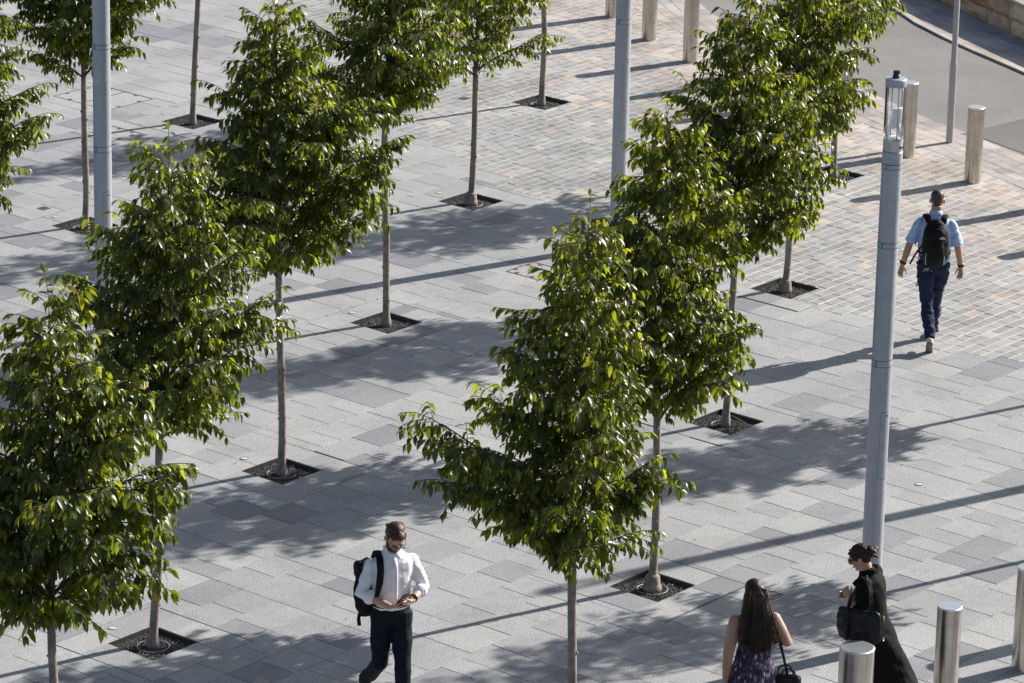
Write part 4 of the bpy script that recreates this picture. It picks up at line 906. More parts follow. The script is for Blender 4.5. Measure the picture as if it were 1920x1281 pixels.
def shoe(mb, sole, ankle, toe_dir, flat_z=None, s=1.0):
    d = toe_dir.normalized(); up = Vector((0, 0, 1)); side = d.cross(up).normalized(); n = side.cross(d)
    heel = ankle - n*0.065*s - d*0.035*s
    mb.tube([heel - d*0.03, heel + n*0.012, heel + d*0.06 + n*0.014, heel + d*0.13 + n*0.004, heel + d*0.19 - n*0.006, heel + d*0.225 - n*0.010], [(0.028, 0.026), (0.036, 0.040), (0.038, 0.042), (0.044, 0.030), (0.042, 0.024), (0.022, 0.014)], 14, flat=side)
    mb.tube([ankle + up*0.03, ankle - n*0.03], [0.042, 0.040], 12)
    if sole is not None: sole.tube([heel - d*0.036 - n*0.026, heel - n*0.028, heel + d*0.09 - n*0.029, heel + d*0.17 - n*0.031, heel + d*0.232 - n*0.026], [(0.030, 0.012), (0.040, 0.013), (0.040, 0.012), (0.047, 0.011), (0.026, 0.009)], 14, flat=side)
def pair(t, feet, mat, smat, s=1.0):
    for a, d in feet:
        f = MB(); so_ = MB(); shoe(f, so_, a, d, None, s); o = fuse(f, 'shoe', mat, t, 0.008, 2); fuse(so_, 'sole', smat, o, 0.007, 1)
def trousers(hipL, kneeL, ankL, hipR, kneeR, ankR, hips, fit=1.0, waist_z=0.115):
    mb = MB(); ax = Vector((1, 0, 0))
    for h, k, a in ((hipL, kneeL, ankL), (hipR, kneeR, ankR)):
        P, R = interp_chain([h + Vector((0, 0, 0.03)), h.lerp(k, 0.5), k, k.lerp(a, 0.4), a], [0.099*fit, 0.090*fit, 0.070*fit, 0.070*fit, 0.060*fit], 3); mb.tube(P, R, 14)
        mb.ell(k, (0.072*fit,)*3, None, 10, 8)
    mb.tube([hips - Vector((0, 0, 0.10)), hips - Vector((0, 0, 0.03)), hips + Vector((0, 0, 0.05)), hips + Vector((0, 0, waist_z))], [(0.12*fit, 0.095*fit), (0.170*fit, 0.118*fit), (0.166*fit, 0.113*fit), (0.156*fit, 0.104*fit)], 20, flat=ax)
    return mb

# --- man in white shirt looking at his phone, walking towards the camera
def man_white():
    t = empty('person'); place(t, (-0.985, 32.62), (0.30, -1.0), 1.885/1.8); tag(t, 'person in white shirt and dark trousers walking while looking at a phone', 'person')
    hips = V3(0, 0, 0.96); chest = V3(0.0, 0.015, 1.33); neck = V3(0, 0.03, 1.51); sL, sR = V3(-0.180, 0.005, 1.425), V3(0.180, 0.005, 1.415)
    hc = V3(0, 0.095, 1.645); Rm = rot(-0.80, 0.08, 0.0)
    hL, kL, aL = V3(-0.082, 0.01, 0.93), V3(-0.070, 0.13, 0.50), V3(-0.045, 0.19, 0.085)       # his left leg is in front
    hR, kR, aR = V3(0.082, -0.01, 0.93), V3(0.085, -0.02, 0.50), V3(0.115, -0.38, 0.22)
    eL, wL = V3(-0.262, 0.03, 1.17), V3(-0.115, 0.215, 1.135); eR, wR = V3(0.262, 0.03, 1.165), V3(0.075, 0.215, 1.10)
    b = MB(); torso_body(b, hips, chest, neck, (sL, sR)); b.tube([neck - V3(0, 0, 0.02), hc + Rm @ V3(0, -0.03, -0.05)], [0.058, 0.056], 12); head(b, hc, Rm)
    for s, e, w in ((sL + V3(0.02, 0, -0.03), eL, wL), (sR + V3(-0.02, 0, -0.03), eR, wR)): limb(b, [s, s.lerp(e, 0.5), e, e.lerp(w, 0.35), w], [0.042, 0.042, 0.040, 0.040, 0.028])
    for h, k, a in ((hL, kL, aL), (hR, kR, aR)): limb(b, [h, h.lerp(k, 0.5), k, k.lerp(a, 0.35), a], [0.075, 0.065, 0.05, 0.05, 0.036]); b.ell(a + V3(0, 0.06, -0.03), (0.035, 0.11, 0.03))
    hand(b, wL, V3(0.85, 0.35, -0.05), V3(0.3, -0.25, 0.9), V3(0, 0.5, 0.8), 0.95); hand(b, wR, V3(-0.85, 0.30, 0.02), V3(-0.2, -0.2, 0.95), V3(0, 0.6, 0.8), 0.9)
    body = fuse(b, 'body', M['skin_a'], t, 0.0058, 2); face_parts(body, hc, Rm)
    # hair swept back, beard
    T = lambda x, y, z: hc + Rm @ V3(x, y, z)
    h = MB(); h.ell(T(0, -0.030, 0.046), (0.080, 0.090, 0.088), Rm); h.ell(T(0, -0.062, 0.0), (0.071, 0.052, 0.080), Rm); h.ell(T(0.0, 0.030, 0.098), (0.052, 0.046, 0.026), Rm)
    for i in range(9): a = -0.06+0.015*i; h.tube([T(a*0.8, 0.058, 0.092-abs(a)*0.3), T(a, 0.01, 0.118-abs(a)*0.5), T(a*1.1, -0.06, 0.112-abs(a)*0.6), T(a*1.1, -0.110, 0.05)], [0.010, 0.014, 0.013, 0.008], 7)
    for s in (-1, 1): h.tube([T(s*0.072, 0.015, 0.055), T(s*0.075, 0.012, 0.0)], [0.012, 0.006], 7)
    fuse(h, 'hair', M['hair_brown'], t, 0.006, 3, (0.002, 60, 20, 3))
    bd = MB()
    for s in (-1, 1): bd.tube([T(s*0.070, 0.022, -0.020), T(s*0.064, 0.035, -0.060), T(s*0.040, 0.066, -0.092), T(0, 0.080, -0.100)], [0.007, 0.011, 0.013, 0.014], 8); bd.tube([T(0, 0.094, -0.048), T(s*0.024, 0.086, -0.053), T(s*0.034, 0.076, -0.075), T(s*0.02, 0.080, -0.092)], [0.005, 0.006, 0.006, 0.007], 7)
    bd.ell(T(0, 0.070, -0.094), (0.034, 0.022, 0.020), Rm); fuse(bd, 'beard', M['beard'], t, 0.005, 2, (0.0015, 120, 120, 1))
    tr = trousers(hL, kL, aL + V3(0, 0, -0.01), hR, kR, aR, hips, 0.95, 0.10); fuse(tr, 'trousers', M['navy'], t, 0.009, 4, (0.010, 7, 9, 5))
    s = MB(); s.tube([hips + V3(0, 0, 0.045), hips + V3(0, 0.0, 0.10), V3(0, 0.005, 1.17), V3(0, 0.015, 1.32), V3(0, 0.015, 1.42), V3(0, 0.015, 1.475), V3(0, 0.02, 1.515)], [(0.150, 0.104), (0.166, 0.122), (0.158, 0.118), (0.176, 0.124), (0.174, 0.108), (0.120, 0.082), (0.066, 0.064)], 22, flat=(1, 0, 0))
    for a, e, w in ((sL + V3(0.012, 0, -0.022), eL, wL), (sR + V3(-0.012, 0, -0.022), eR, wR)): m_ = e.lerp(w, 0.36); limb(s, [a, a.lerp(e, 0.5), e, m_], [0.058, 0.059, 0.057, 0.053]); s.tube([e.lerp(w, 0.24), m_ + (w-e)*0.02], [0.062, 0.061], 14)
    sh = fuse(s, 'shirt', M['white_shirt'], t, 0.008, 3, (0.007, 10, 18, 2))
    cl = MB()
    for q in (-1, 1): cl.add([(q*0.006, 0.090, 1.480), (q*0.045, 0.098, 1.462), (q*0.076, 0.045, 1.505), (q*0.070, -0.02, 1.530), (q*0.058, -0.012, 1.552), (q*0.056, 0.045, 1.540), (q*0.012, 0.082, 1.508)], [(0, 1, 2, 5, 6), (2, 3, 4, 5)] if q < 0 else [(6, 5, 2, 1, 0), (5, 4, 3, 2)])
    c_ = cl.build('collar', M['white_shirt'], sh); so = c_.modifiers.new('s', 'SOLIDIFY'); so.thickness = 0.006; so.offset = 0
    pk = MB(); pk.tube([(0.002, 0.150, 1.04), (0.002, 0.142, 1.15), (0.002, 0.152, 1.30), (0.002, 0.138, 1.40), (0.002, 0.105, 1.47)], [(0.015, 0.004)]*5, 8, flat=(1, 0, 0)); pk.build('button_placket', M['white_shirt'], sh)
    be = MB(); be.tube([hips + V3(0, 0, 0.072), hips + V3(0, 0, 0.108)], [(0.166, 0.116), (0.163, 0.113)], 28, flat=(1, 0, 0)); be.build('belt', M['belt'], t); MB().box(tuple(hips + V3(0, 0.117, 0.09)), (0.018, 0.004, 0.018), None, 0.002).build('belt_buckle', M['metal'], t)
    pair(t, ((aL, V3(0, 1, -0.02)), (aR, V3(0.05, 0.72, -0.70))), M['shoe_black'], M['black_nylon'])
    # spectacles
    g = loose('spectacles', t, 'dark-rimmed spectacles on the face of the person in white shirt', 'glasses')
    for s_ in (-1, 1):
        pts = [T(s_*0.032 + 0.025*math.cos(a), 0.100, 0.004 + 0.018*math.sin(a)) for a in [2*PI*i/16 for i in range(17)]]; MB().tube(pts, [0.0028]*17, 5).build('rim', M['black_plastic'], g)
        MB().add([T(s_*0.032 + 0.024*math.cos(a), 0.100, 0.004 + 0.017*math.sin(a)) for a in [2*PI*i/16 for i in range(16)]], [tuple(range(16))]).build('lens', M['lens_tint'], g); MB().tube([T(s_*0.057, 0.100, 0.008), T(s_*0.080, 0.03, 0.010), T(s_*0.080, -0.015, 0.006)], [0.0026]*3, 5).build('temple_arm', M['black_plastic'], g)
    MB().tube([T(-0.008, 0.101, 0.008), T(0.008, 0.101, 0.008)], [0.0028]*2, 5).build('bridge', M['black_plastic'], g)
    ph = loose('phone', t, 'black phone held in both hands by the person in white shirt', 'phone'); pc = V3(-0.02, 0.295, 1.185); pR = Matrix.Rotation(0.45, 3, 'Z') @ Matrix.Rotation(0.85, 3, 'X')
    MB().box(pc, (0.040, 0.082, 0.006), pR, 0.004).build('phone_case', M['phone'], ph); MB().box(pc + pR @ V3(0, 0, 0.0064), (0.035, 0.075, 0.0008), pR).build('screen', M['pole_dark'], ph)
    wa_ = loose('wristwatch', t, 'dark wristwatch on the left wrist of the person in white shirt', 'watch'); d = (wL-eL).normalized(); p = eL.lerp(wL, 0.86); MB().tube([p - d*0.012, p + d*0.012], [0.036, 0.034], 16).build('strap', M['black_plastic'], wa_); MB().ell(p + V3(-0.010, 0.026, 0.020), (0.017, 0.012, 0.014)).build('dial', M['phone'], wa_)
    # backpack hanging from the right shoulder
    bp = loose('backpack', t, 'black roll-top backpack on the right shoulder of the person in white shirt', 'backpack')
    k = MB(); k.tube([V3(0.115, -0.20, 0.86), V3(0.12, -0.215, 0.95), V3(0.12, -0.205, 1.10), V3(0.115, -0.19, 1.24), V3(0.11, -0.18, 1.31)], [(0.09, 0.05), (0.135, 0.082), (0.15, 0.09), (0.145, 0.078), (0.13, 0.05)], 20, flat=(1, 0.2, 0)); k.box((0.135, -0.235, 1.275), (0.125, 0.05, 0.07), rot(0.25, 0.2), 0.03); pb = fuse(k, 'pack_body', M['black_nylon'], bp, 0.012, 4, (0.010, 9, 9, 6))
    st = MB(); st.tube([(0.13, -0.15, 1.28), (0.12, -0.10, 1.42), (0.118, -0.05, 1.485), (0.122, 0.0, 1.503), (0.122, 0.075, 1.470), (0.128, 0.135, 1.39), (0.14, 0.15, 1.28), (0.16, 0.145, 1.17), (0.185, 0.11, 1.08), (0.195, 0.0, 1.04), (0.18, -0.12, 1.03)], [(0.030, 0.008)]*7 + [(0.020, 0.006)]*4, 10, flat=(1, 0, 0)); st.build('shoulder_strap', M['black_nylon'], bp)
    MB().tube([(0.12, -0.18, 1.31), (0.13, -0.185, 1.365), (0.165, -0.19, 1.375), (0.20, -0.185, 1.36), (0.20, -0.18, 1.31)], [0.008]*5, 8).build('grab_handle', M['black_nylon'], bp); MB().tube([(0.205, -0.215, 0.90), (0.215, -0.23, 0.83), (0.21, -0.22, 0.77)], [(0.016, 0.003)]*3, 8, flat=(1, 0, 0)).build('loose_strap', M['black_nylon'], bp); MB().tube([(0.14, -0.2, 0.87), (0.205, -0.21, 0.86)], [(0.012, 0.003)]*2, 6).build('bottom_strap', M['black_nylon'], bp)
    MB().box((0.178, -0.285, 1.17), (0.012, 0.006, 0.03), rot(0.1, 0.2)).build('buckle', M['black_plastic'], bp)
man_white()

# --- man in pale blue shirt with a black backpack, walking away
def man_blue():
    t = empty('person'); place(t, (4.64, 43.36), (0.06, 1.0), 1.765/1.8); tag(t, 'person in pale blue shirt and navy trousers walking away with a backpack', 'person')
    hips = V3(0, 0, 0.96); chest = V3(0, 0.035, 1.33); neck = V3(0, 0.05, 1.50); sL, sR = V3(-0.186, 0.03, 1.428), V3(0.186, 0.03, 1.418); hc = V3(0.01, 0.095, 1.662); Rm = rot(-0.12, -0.05)
    hL, kL, aL = V3(-0.088, 0, 0.93), V3(-0.055, -0.05, 0.50), V3(-0.010, -0.335, 0.165); hR, kR, aR = V3(0.088, 0.0, 0.93), V3(0.06, 0.20, 0.52), V3(0.035, 0.22, 0.085)
    eL, wL = V3(-0.28, -0.005, 1.17), V3(-0.345, 0.0, 0.925); eR, wR = V3(0.262, 0.03, 1.15), V3(0.315, 0.10, 0.895)
    b = MB(); torso_body(b, hips, chest, neck, (sL, sR)); b.tube([neck - V3(0, 0, 0.02), hc + Rm @ V3(0, -0.03, -0.05)], [0.064, 0.062], 12); head(b, hc, Rm)
    for s, e, w in ((sL, eL, wL), (sR, eR, wR)): limb(b, [s + V3(0, 0, -0.03), s.lerp(e, 0.5), e, e.lerp(w, 0.35), w], [0.044, 0.046, 0.041, 0.041, 0.029])
    for h, k, a in ((hL, kL, aL), (hR, kR, aR)): limb(b, [h, h.lerp(k, 0.5), k, k.lerp(a, 0.35), a], [0.075, 0.065, 0.05, 0.05, 0.036]); b.ell(a + V3(0, 0.06, -0.03), (0.035, 0.11, 0.03))
    hand(b, wL, V3(-0.22, -0.12, -0.95), V3(0.5, -0.75, -0.1), V3(1, 0.2, -0.2), 0.55, 0.16); hand(b, wR, V3(0.02, 0.08, -1), V3(-0.75, -0.6, 0), V3(-0.5, 0.8, 0), 0.5, 0.1)
    body = fuse(b, 'body', M['skin_b'], t, 0.0058, 2); face_parts(body, hc, Rm)
    T = lambda x, y, z: hc + Rm @ V3(x, y, z); h = MB(); h.ell(T(0, -0.018, 0.054), (0.0775, 0.093, 0.076), Rm); h.ell(T(0, -0.052, 0.018), (0.066, 0.058, 0.056), Rm); h.ell(T(0, 0.03, 0.098), (0.055, 0.05, 0.025), Rm); h.ell(T(0, -0.068, -0.020), (0.042, 0.028, 0.030), Rm); fuse(h, 'hair', M['hair_grey'], t, 0.006, 3, (0.003, 45, 45, 3))
    tr = trousers(hL, kL, aL, hR, kR, aR, hips, 1.04, 0.08); fuse(tr, 'trousers', M['navy_work'], t, 0.009, 3, (0.020, 9, 16, 8))
    s = MB(); s.tube([V3(0, 0, 0.955), V3(0, 0.0, 1.0), V3(0, 0.015, 1.15), V3(0, 0.035, 1.32), V3(0, 0.04, 1.42), V3(0, 0.045, 1.475), V3(0, 0.055, 1.515)], [(0.168, 0.118), (0.180, 0.130), (0.178, 0.128), (0.192, 0.130), (0.188, 0.112), (0.125, 0.085), (0.067, 0.065)], 22, flat=(1, 0, 0))
    for a, e in ((sL + V3(0.01, 0, -0.015), eL), (sR + V3(-0.01, 0, -0.015), eR)): m_ = a.lerp(e, 0.92); limb(s, [a, a.lerp(e, 0.45)], [0.062, 0.064]); s.tube([a, a.lerp(e, 0.5), m_], [0.063, 0.067, 0.072], 14)
    sh = fuse(s, 'shirt', M['blue_shirt'], t, 0.009, 3, (0.014, 9, 14, 4)); c = MB(); c.tube([V3(0, 0.045, 1.50), V3(0, 0.052, 1.535), V3(0, 0.058, 1.56)], [(0.078, 0.076), (0.072, 0.072), (0.066, 0.066)], 22, False, (1, 0, 0)); c_ = c.build('collar', M['blue_shirt'], sh); so = c_.modifiers.new('s', 'SOLIDIFY'); so.thickness = 0.006
    pair(t, ((aL, V3(0.02, 0.62, -0.78)), (aR, V3(0, 1, 0.0))), M['shoe_white'], M['sole'])
    MB().box((-0.178, -0.045, 0.70), (0.004, 0.012, 0.018), rot(0, 0.5)).build('green_tag', M['tag_green'], t)
    pm = MB(); r_ = random.Random(4)
    for i in range(26): a = r_.uniform(0, 6.28); q = abs(r_.gauss(0, 0.018)); pm.box((-0.085 + q*math.cos(a)*1.4, -0.128, 0.915 + q*math.sin(a)), (r_.uniform(0.002, 0.006), 0.0015, r_.uniform(0.0015, 0.004)))
    o = pm.build('paint_marks', M['emblem'], t); o['kind'] = 'stuff'
    w = loose('wristwatch', t, 'black watch on the left wrist of the person in blue shirt', 'watch'); d = (wL-eL).normalized(); p = eL.lerp(wL, 0.90); MB().tube([p - d*0.014, p + d*0.014], [0.040, 0.036], 16).build('strap', M['black_plastic'], w); MB().ell(p + V3(-0.034, 0, 0.006), (0.010, 0.018, 0.018)).build('dial', M['phone'], w)
    w = loose('wristband', t, 'black wristband on the right wrist of the person in blue shirt', 'wristband'); d = (wR-eR).normalized(); p = eR.lerp(wR, 0.92); MB().tube([p - d*0.016, p + d*0.016], [0.040, 0.036], 16).build('band', M['black_plastic'], w); MB().ell(p + V3(0.03, -0.02, 0), (0.010, 0.010, 0.016)).build('clasp', M['phone'], w)
    bp = loose('backpack', t, 'black backpack with small pale emblem on the walking person in blue shirt', 'backpack')
    k = MB(); k.tube([V3(0, -0.135, 0.965), V3(0, -0.165, 1.02), V3(0, -0.190, 1.12), V3(0, -0.180, 1.27), V3(0, -0.160, 1.38), V3(0, -0.135, 1.455), V3(0, -0.11, 1.49)], [(0.075, 0.04), (0.125, 0.075), (0.150, 0.100), (0.152, 0.100), (0.135, 0.085), (0.100, 0.060), (0.05, 0.025)], 24, flat=(1, 0, 0)); k.ell((0, -0.265, 1.15), (0.105, 0.045, 0.15)); k.ell((0, -0.22, 1.36), (0.10, 0.045, 0.07)); pb = fuse(k, 'pack_body', M['black_nylon'], bp, 0.010, 2, (0.008, 12, 12, 6))
    for s_ in (-1, 1):
        MB().tube([(s_*0.075, -0.11, 1.46), (s_*0.098, -0.04, 1.503), (s_*0.108, 0.03, 1.515), (s_*0.112, 0.11, 1.48), (s_*0.125, 0.165, 1.38), (s_*0.14, 0.16, 1.24), (s_*0.165, 0.10, 1.12), (s_*0.16, -0.02, 1.06), (s_*0.13, -0.12, 1.04)], [(0.036, 0.010)]*6 + [(0.018, 0.006)]*3, 10, flat=(1, 0, 0)).build('shoulder_strap', M['black_nylon'], bp)
        MB().tube([(s_*0.155, -0.19, 1.12), (s_*0.172, -0.13, 1.12), (s_*0.178, -0.05, 1.12)], [0.012, 0.012, 0.008], 8).build('side_strap', M['black_nylon'], bp); MB().tube([(s_*0.10, -0.285, 1.02), (s_*0.105, -0.262, 1.09), (s_*0.098, -0.265, 1.16)], [0.004]*3, 6).build('reflective_piping', M['emblem'], bp)
    MB().tube([(-0.15, -0.10, 1.18), (-0.215, -0.105, 1.08), (-0.270, -0.11, 0.965)], [(0.011, 0.003)]*3, 8, flat=(1, 0, 0)).build('dangling_strap', M['black_nylon'], bp); MB().tube([(-0.15, -0.10, 0.985), (-0.20, -0.10, 0.985)], [0.016, 0.014], 10).build('strap_end', M['black_nylon'], bp)
    zp = MB(); zp.tube([(-0.11, -0.255, 1.30), (-0.04, -0.282, 1.335), (0.04, -0.282, 1.335), (0.11, -0.255, 1.30)], [0.004]*4, 6); zp.build('zip', M['phone'], bp)
    # small emblem: three nested quarter domes with stacked lettering at their left
    e = MB(); c0 = V3(0.078, -0.276, 1.315)
    for r0, r1 in ((0.004, 0.012), (0.0155, 0.0215), (0.025, 0.031)):
        n = 8; vs = []
        for i in range(n+1): a = PI*0.5*i/n; vs += [c0 + V3(-0.004 + r0*math.cos(a), 0, r0*math.sin(a)), c0 + V3(-0.004 + r1*math.cos(a), 0, r1*math.sin(a))]
        e.add(vs, [(2*i, 2*i+1, 2*i+3, 2*i+2) for i in range(n)])
    for zz, w_ in ((0.024, 0.010), (0.014, 0.015), (0.004, 0.013)): e.box(tuple(c0 + V3(-0.008 - w_, 0, zz)), (w_, 0.0006, 0.0035))
    o = e.build('emblem', M['emblem'], bp); o['kind'] = 'stuff'; so = o.modifiers.new('s', 'SOLIDIFY'); so.thickness = 0.003
man_blue()

# --- long-haired woman in a purple print dress, seen from behind
def woman_dress():
    t = empty('person'); place(t, (2.085, 31.84), (-0.22, 0.97), 1.655/1.8); tag(t, 'long-haired person in sleeveless purple print dress, seen from behind', 'person')
    hips = V3(0, 0, 0.96); chest = V3(0, 0.03, 1.32); neck = V3(0, 0.045, 1.50); sL, sR = V3(-0.185, 0.02, 1.425), V3(0.185, 0.02, 1.425); hc = V3(0, 0.09, 1.662); Rm = rot(-0.22, 0.1)
    hL, kL, aL = V3(-0.09, 0, 0.93), V3(-0.09, 0.10, 0.50), V3(-0.085, 0.16, 0.085); hR, kR, aR = V3(0.09, 0, 0.93), V3(0.09, 0.0, 0.50), V3(0.09, -0.16, 0.12)
    eL, wL = V3(-0.262, -0.05, 1.13), V3(-0.262, 0.0, 0.86); eR, wR = V3(0.295, -0.06, 1.21), V3(0.19, 0.14, 1.25)
    b = MB(); torso_body(b, hips, chest, neck, (sL, sR), 1.1); b.tube([neck - V3(0, 0, 0.02), hc + Rm @ V3(0, -0.03, -0.05)], [0.052, 0.052], 12); head(b, hc, Rm, True)
    for s, e, w in ((sL, eL, wL), (sR, eR, wR)): limb(b, [s, s.lerp(e, 0.5), e, e.lerp(w, 0.35), w], [0.062, 0.060, 0.049, 0.046, 0.029])
    for h, k, a in ((hL, kL, aL), (hR, kR, aR)): limb(b, [h, h.lerp(k, 0.5), k, k.lerp(a, 0.35), a], [0.085, 0.072, 0.055, 0.055, 0.036]); b.ell(a + V3(0, 0.06, -0.03), (0.035, 0.11, 0.03))
    hand(b, wL, V3(0.05, 0.1, -1), V3(0.8, 0, 0), V3(0, 1, 0), 0.5, 0.1, 0.92); hand(b, wR, V3(-0.5, 0.7, 0.3), V3(-0.6, -0.5, 0), V3(0, 0, 1), 0.9, 0.1, 0.92)
    body = fuse(b, 'body', M['skin_c'], t, 0.0058, 2); face_parts(body, hc, Rm)
    T = lambda x, y, z: hc + Rm @ V3(x, y, z); h = MB(); h.ell(T(0, -0.018, 0.046), (0.088, 0.104, 0.092), Rm); h.tube([T(0, -0.035, 0.06), T(0, -0.06, -0.03), V3(0.0, -0.055, 1.47), V3(0.005, -0.105, 1.33), V3(0.018, -0.125, 1.25), V3(0.035, -0.125, 1.17)], [(0.088, 0.078), (0.122, 0.084), (0.168, 0.074), (0.172, 0.054), (0.125, 0.036), (0.070, 0.018)], 22, flat=(1, 0, 0))
    r_ = random.Random(5)
    for i in range(34): x = r_.uniform(-0.13, 0.135); y = -0.075 - 0.05*(1-(x/0.14)**2); ze = r_.uniform(1.12, 1.25)+abs(x-0.03)*0.6; h.tube([T(x*0.55, -0.09, 0.03), V3(x*1.0, y*0.9-0.02, 1.42), V3(x*1.05+r_.gauss(0, 0.01), y-0.045, 1.25), V3(x*0.95+r_.gauss(0, 0.02), y-0.05, ze)], [0.010, 0.011, 0.010, 0.004], 6)
    hr = fuse(h, 'hair', M['hair_dark'], t, 0.006, 3, (0.004, 60, 5, 3)); lo = MB()
    for i in range(70):
        x = r_.uniform(-0.155, 0.16); y = -0.10 - 0.055*(1-(x/0.17)**2); ph = r_.uniform(0, 6.28); ze = r_.uniform(1.10, 1.28)+abs(x-0.03)*0.5; am = r_.uniform(0.008, 0.024)
        lo.tube([T(x*0.5, -0.115, 0.05), V3(x*0.9, y*0.95-0.02, 1.46), V3(x*1.04+am*math.sin(ph), y-0.045, 1.36), V3(x*1.06+am*math.sin(ph+1.5), y-0.052, 1.27), V3(x*1.0+am*math.sin(ph+3), y-0.050, (1.27+ze)/2), V3(x*0.95+am*2*math.sin(ph+4.5), y-0.045, ze)], [0.003, 0.004, 0.004, 0.004, 0.0035, 0.001], 4)
    lo.build('loose_strands', M['hair_dark'], hr)['kind'] = 'stuff'
    d = MB(); d.tube([V3(0, 0.02, 0.44), V3(0, 0.01, 0.62), V3(0, 0.0, 0.86), V3(0, 0.0, 0.98), V3(0, 0.012, 1.12), V3(0, 0.02, 1.19), V3(0, 0.03, 1.32), V3(0, 0.03, 1.41), V3(0, 0.035, 1.455)], [(0.33, 0.27), (0.275, 0.225), (0.215, 0.165), (0.195, 0.15), (0.155, 0.12), (0.15, 0.118), (0.172, 0.125), (0.160, 0.105), (0.12, 0.075)], 36, flat=(1, 0, 0)); d.ell((-0.135, 0.02, 1.43), (0.055, 0.055, 0.05)); d.ell((0.135, 0.02, 1.43), (0.055, 0.055, 0.05))
    for i in range(14): a = 2*PI*i/14 + 0.2; d.tube([V3(0.32*math.cos(a), 0.02+0.26*math.sin(a), 0.445), V3(0.20*math.cos(a), 0.15*math.sin(a), 0.88), V3(0.150*math.cos(a), 0.012+0.11*math.sin(a), 1.16)], [0.040, 0.024, 0.006], 8)
    fuse(d, 'dress', M['dress'], t, 0.009, 2, (0.010, 10, 6, 9)); bow = MB(); bow.tube([(-0.15, -0.04, 1.17), (-0.185, -0.085, 1.12), (-0.195, -0.10, 1.04)], [(0.012, 0.004)]*3, 6); bow.build('waist_tie', M['dress'], t)
    pair(t, ((aL, V3(0, 1, 0)), (aR, V3(0, 0.8, -0.5))), M['shoe_black'], M['black_nylon'], 0.9)
    g = loose('handbag', t, 'black handbag hanging from the shoulder of the person in purple dress', 'handbag'); k = MB(); k.box((0.30, -0.07, 0.775), (0.13, 0.055, 0.13), rot(0, -0.5), 0.03); fuse(k, 'bag_body', M['leather'], g, 0.010, 3, (0.006, 9, 9, 2))
    MB().tube([(0.30, -0.09, 0.90), (0.255, -0.08, 1.1), (0.195, -0.055, 1.36), (0.172, -0.02, 1.478), (0.175, 0.05, 1.478), (0.20, 0.085, 1.37), (0.275, 0.02, 1.08), (0.31, -0.04, 0.90)], [(0.011, 0.004)]*8, 8, flat=(1, 0, 0)).build('long_strap', M['leather'], g)
    for y in (-0.125, -0.02): MB().tube([(0.225, y+0.02, 0.895), (0.245, y+0.01, 0.965), (0.30, y, 0.985), (0.345, y-0.02, 0.96), (0.365, y-0.03, 0.895)], [0.008]*5, 8).build('handle', M['leather'], g)
woman_dress()

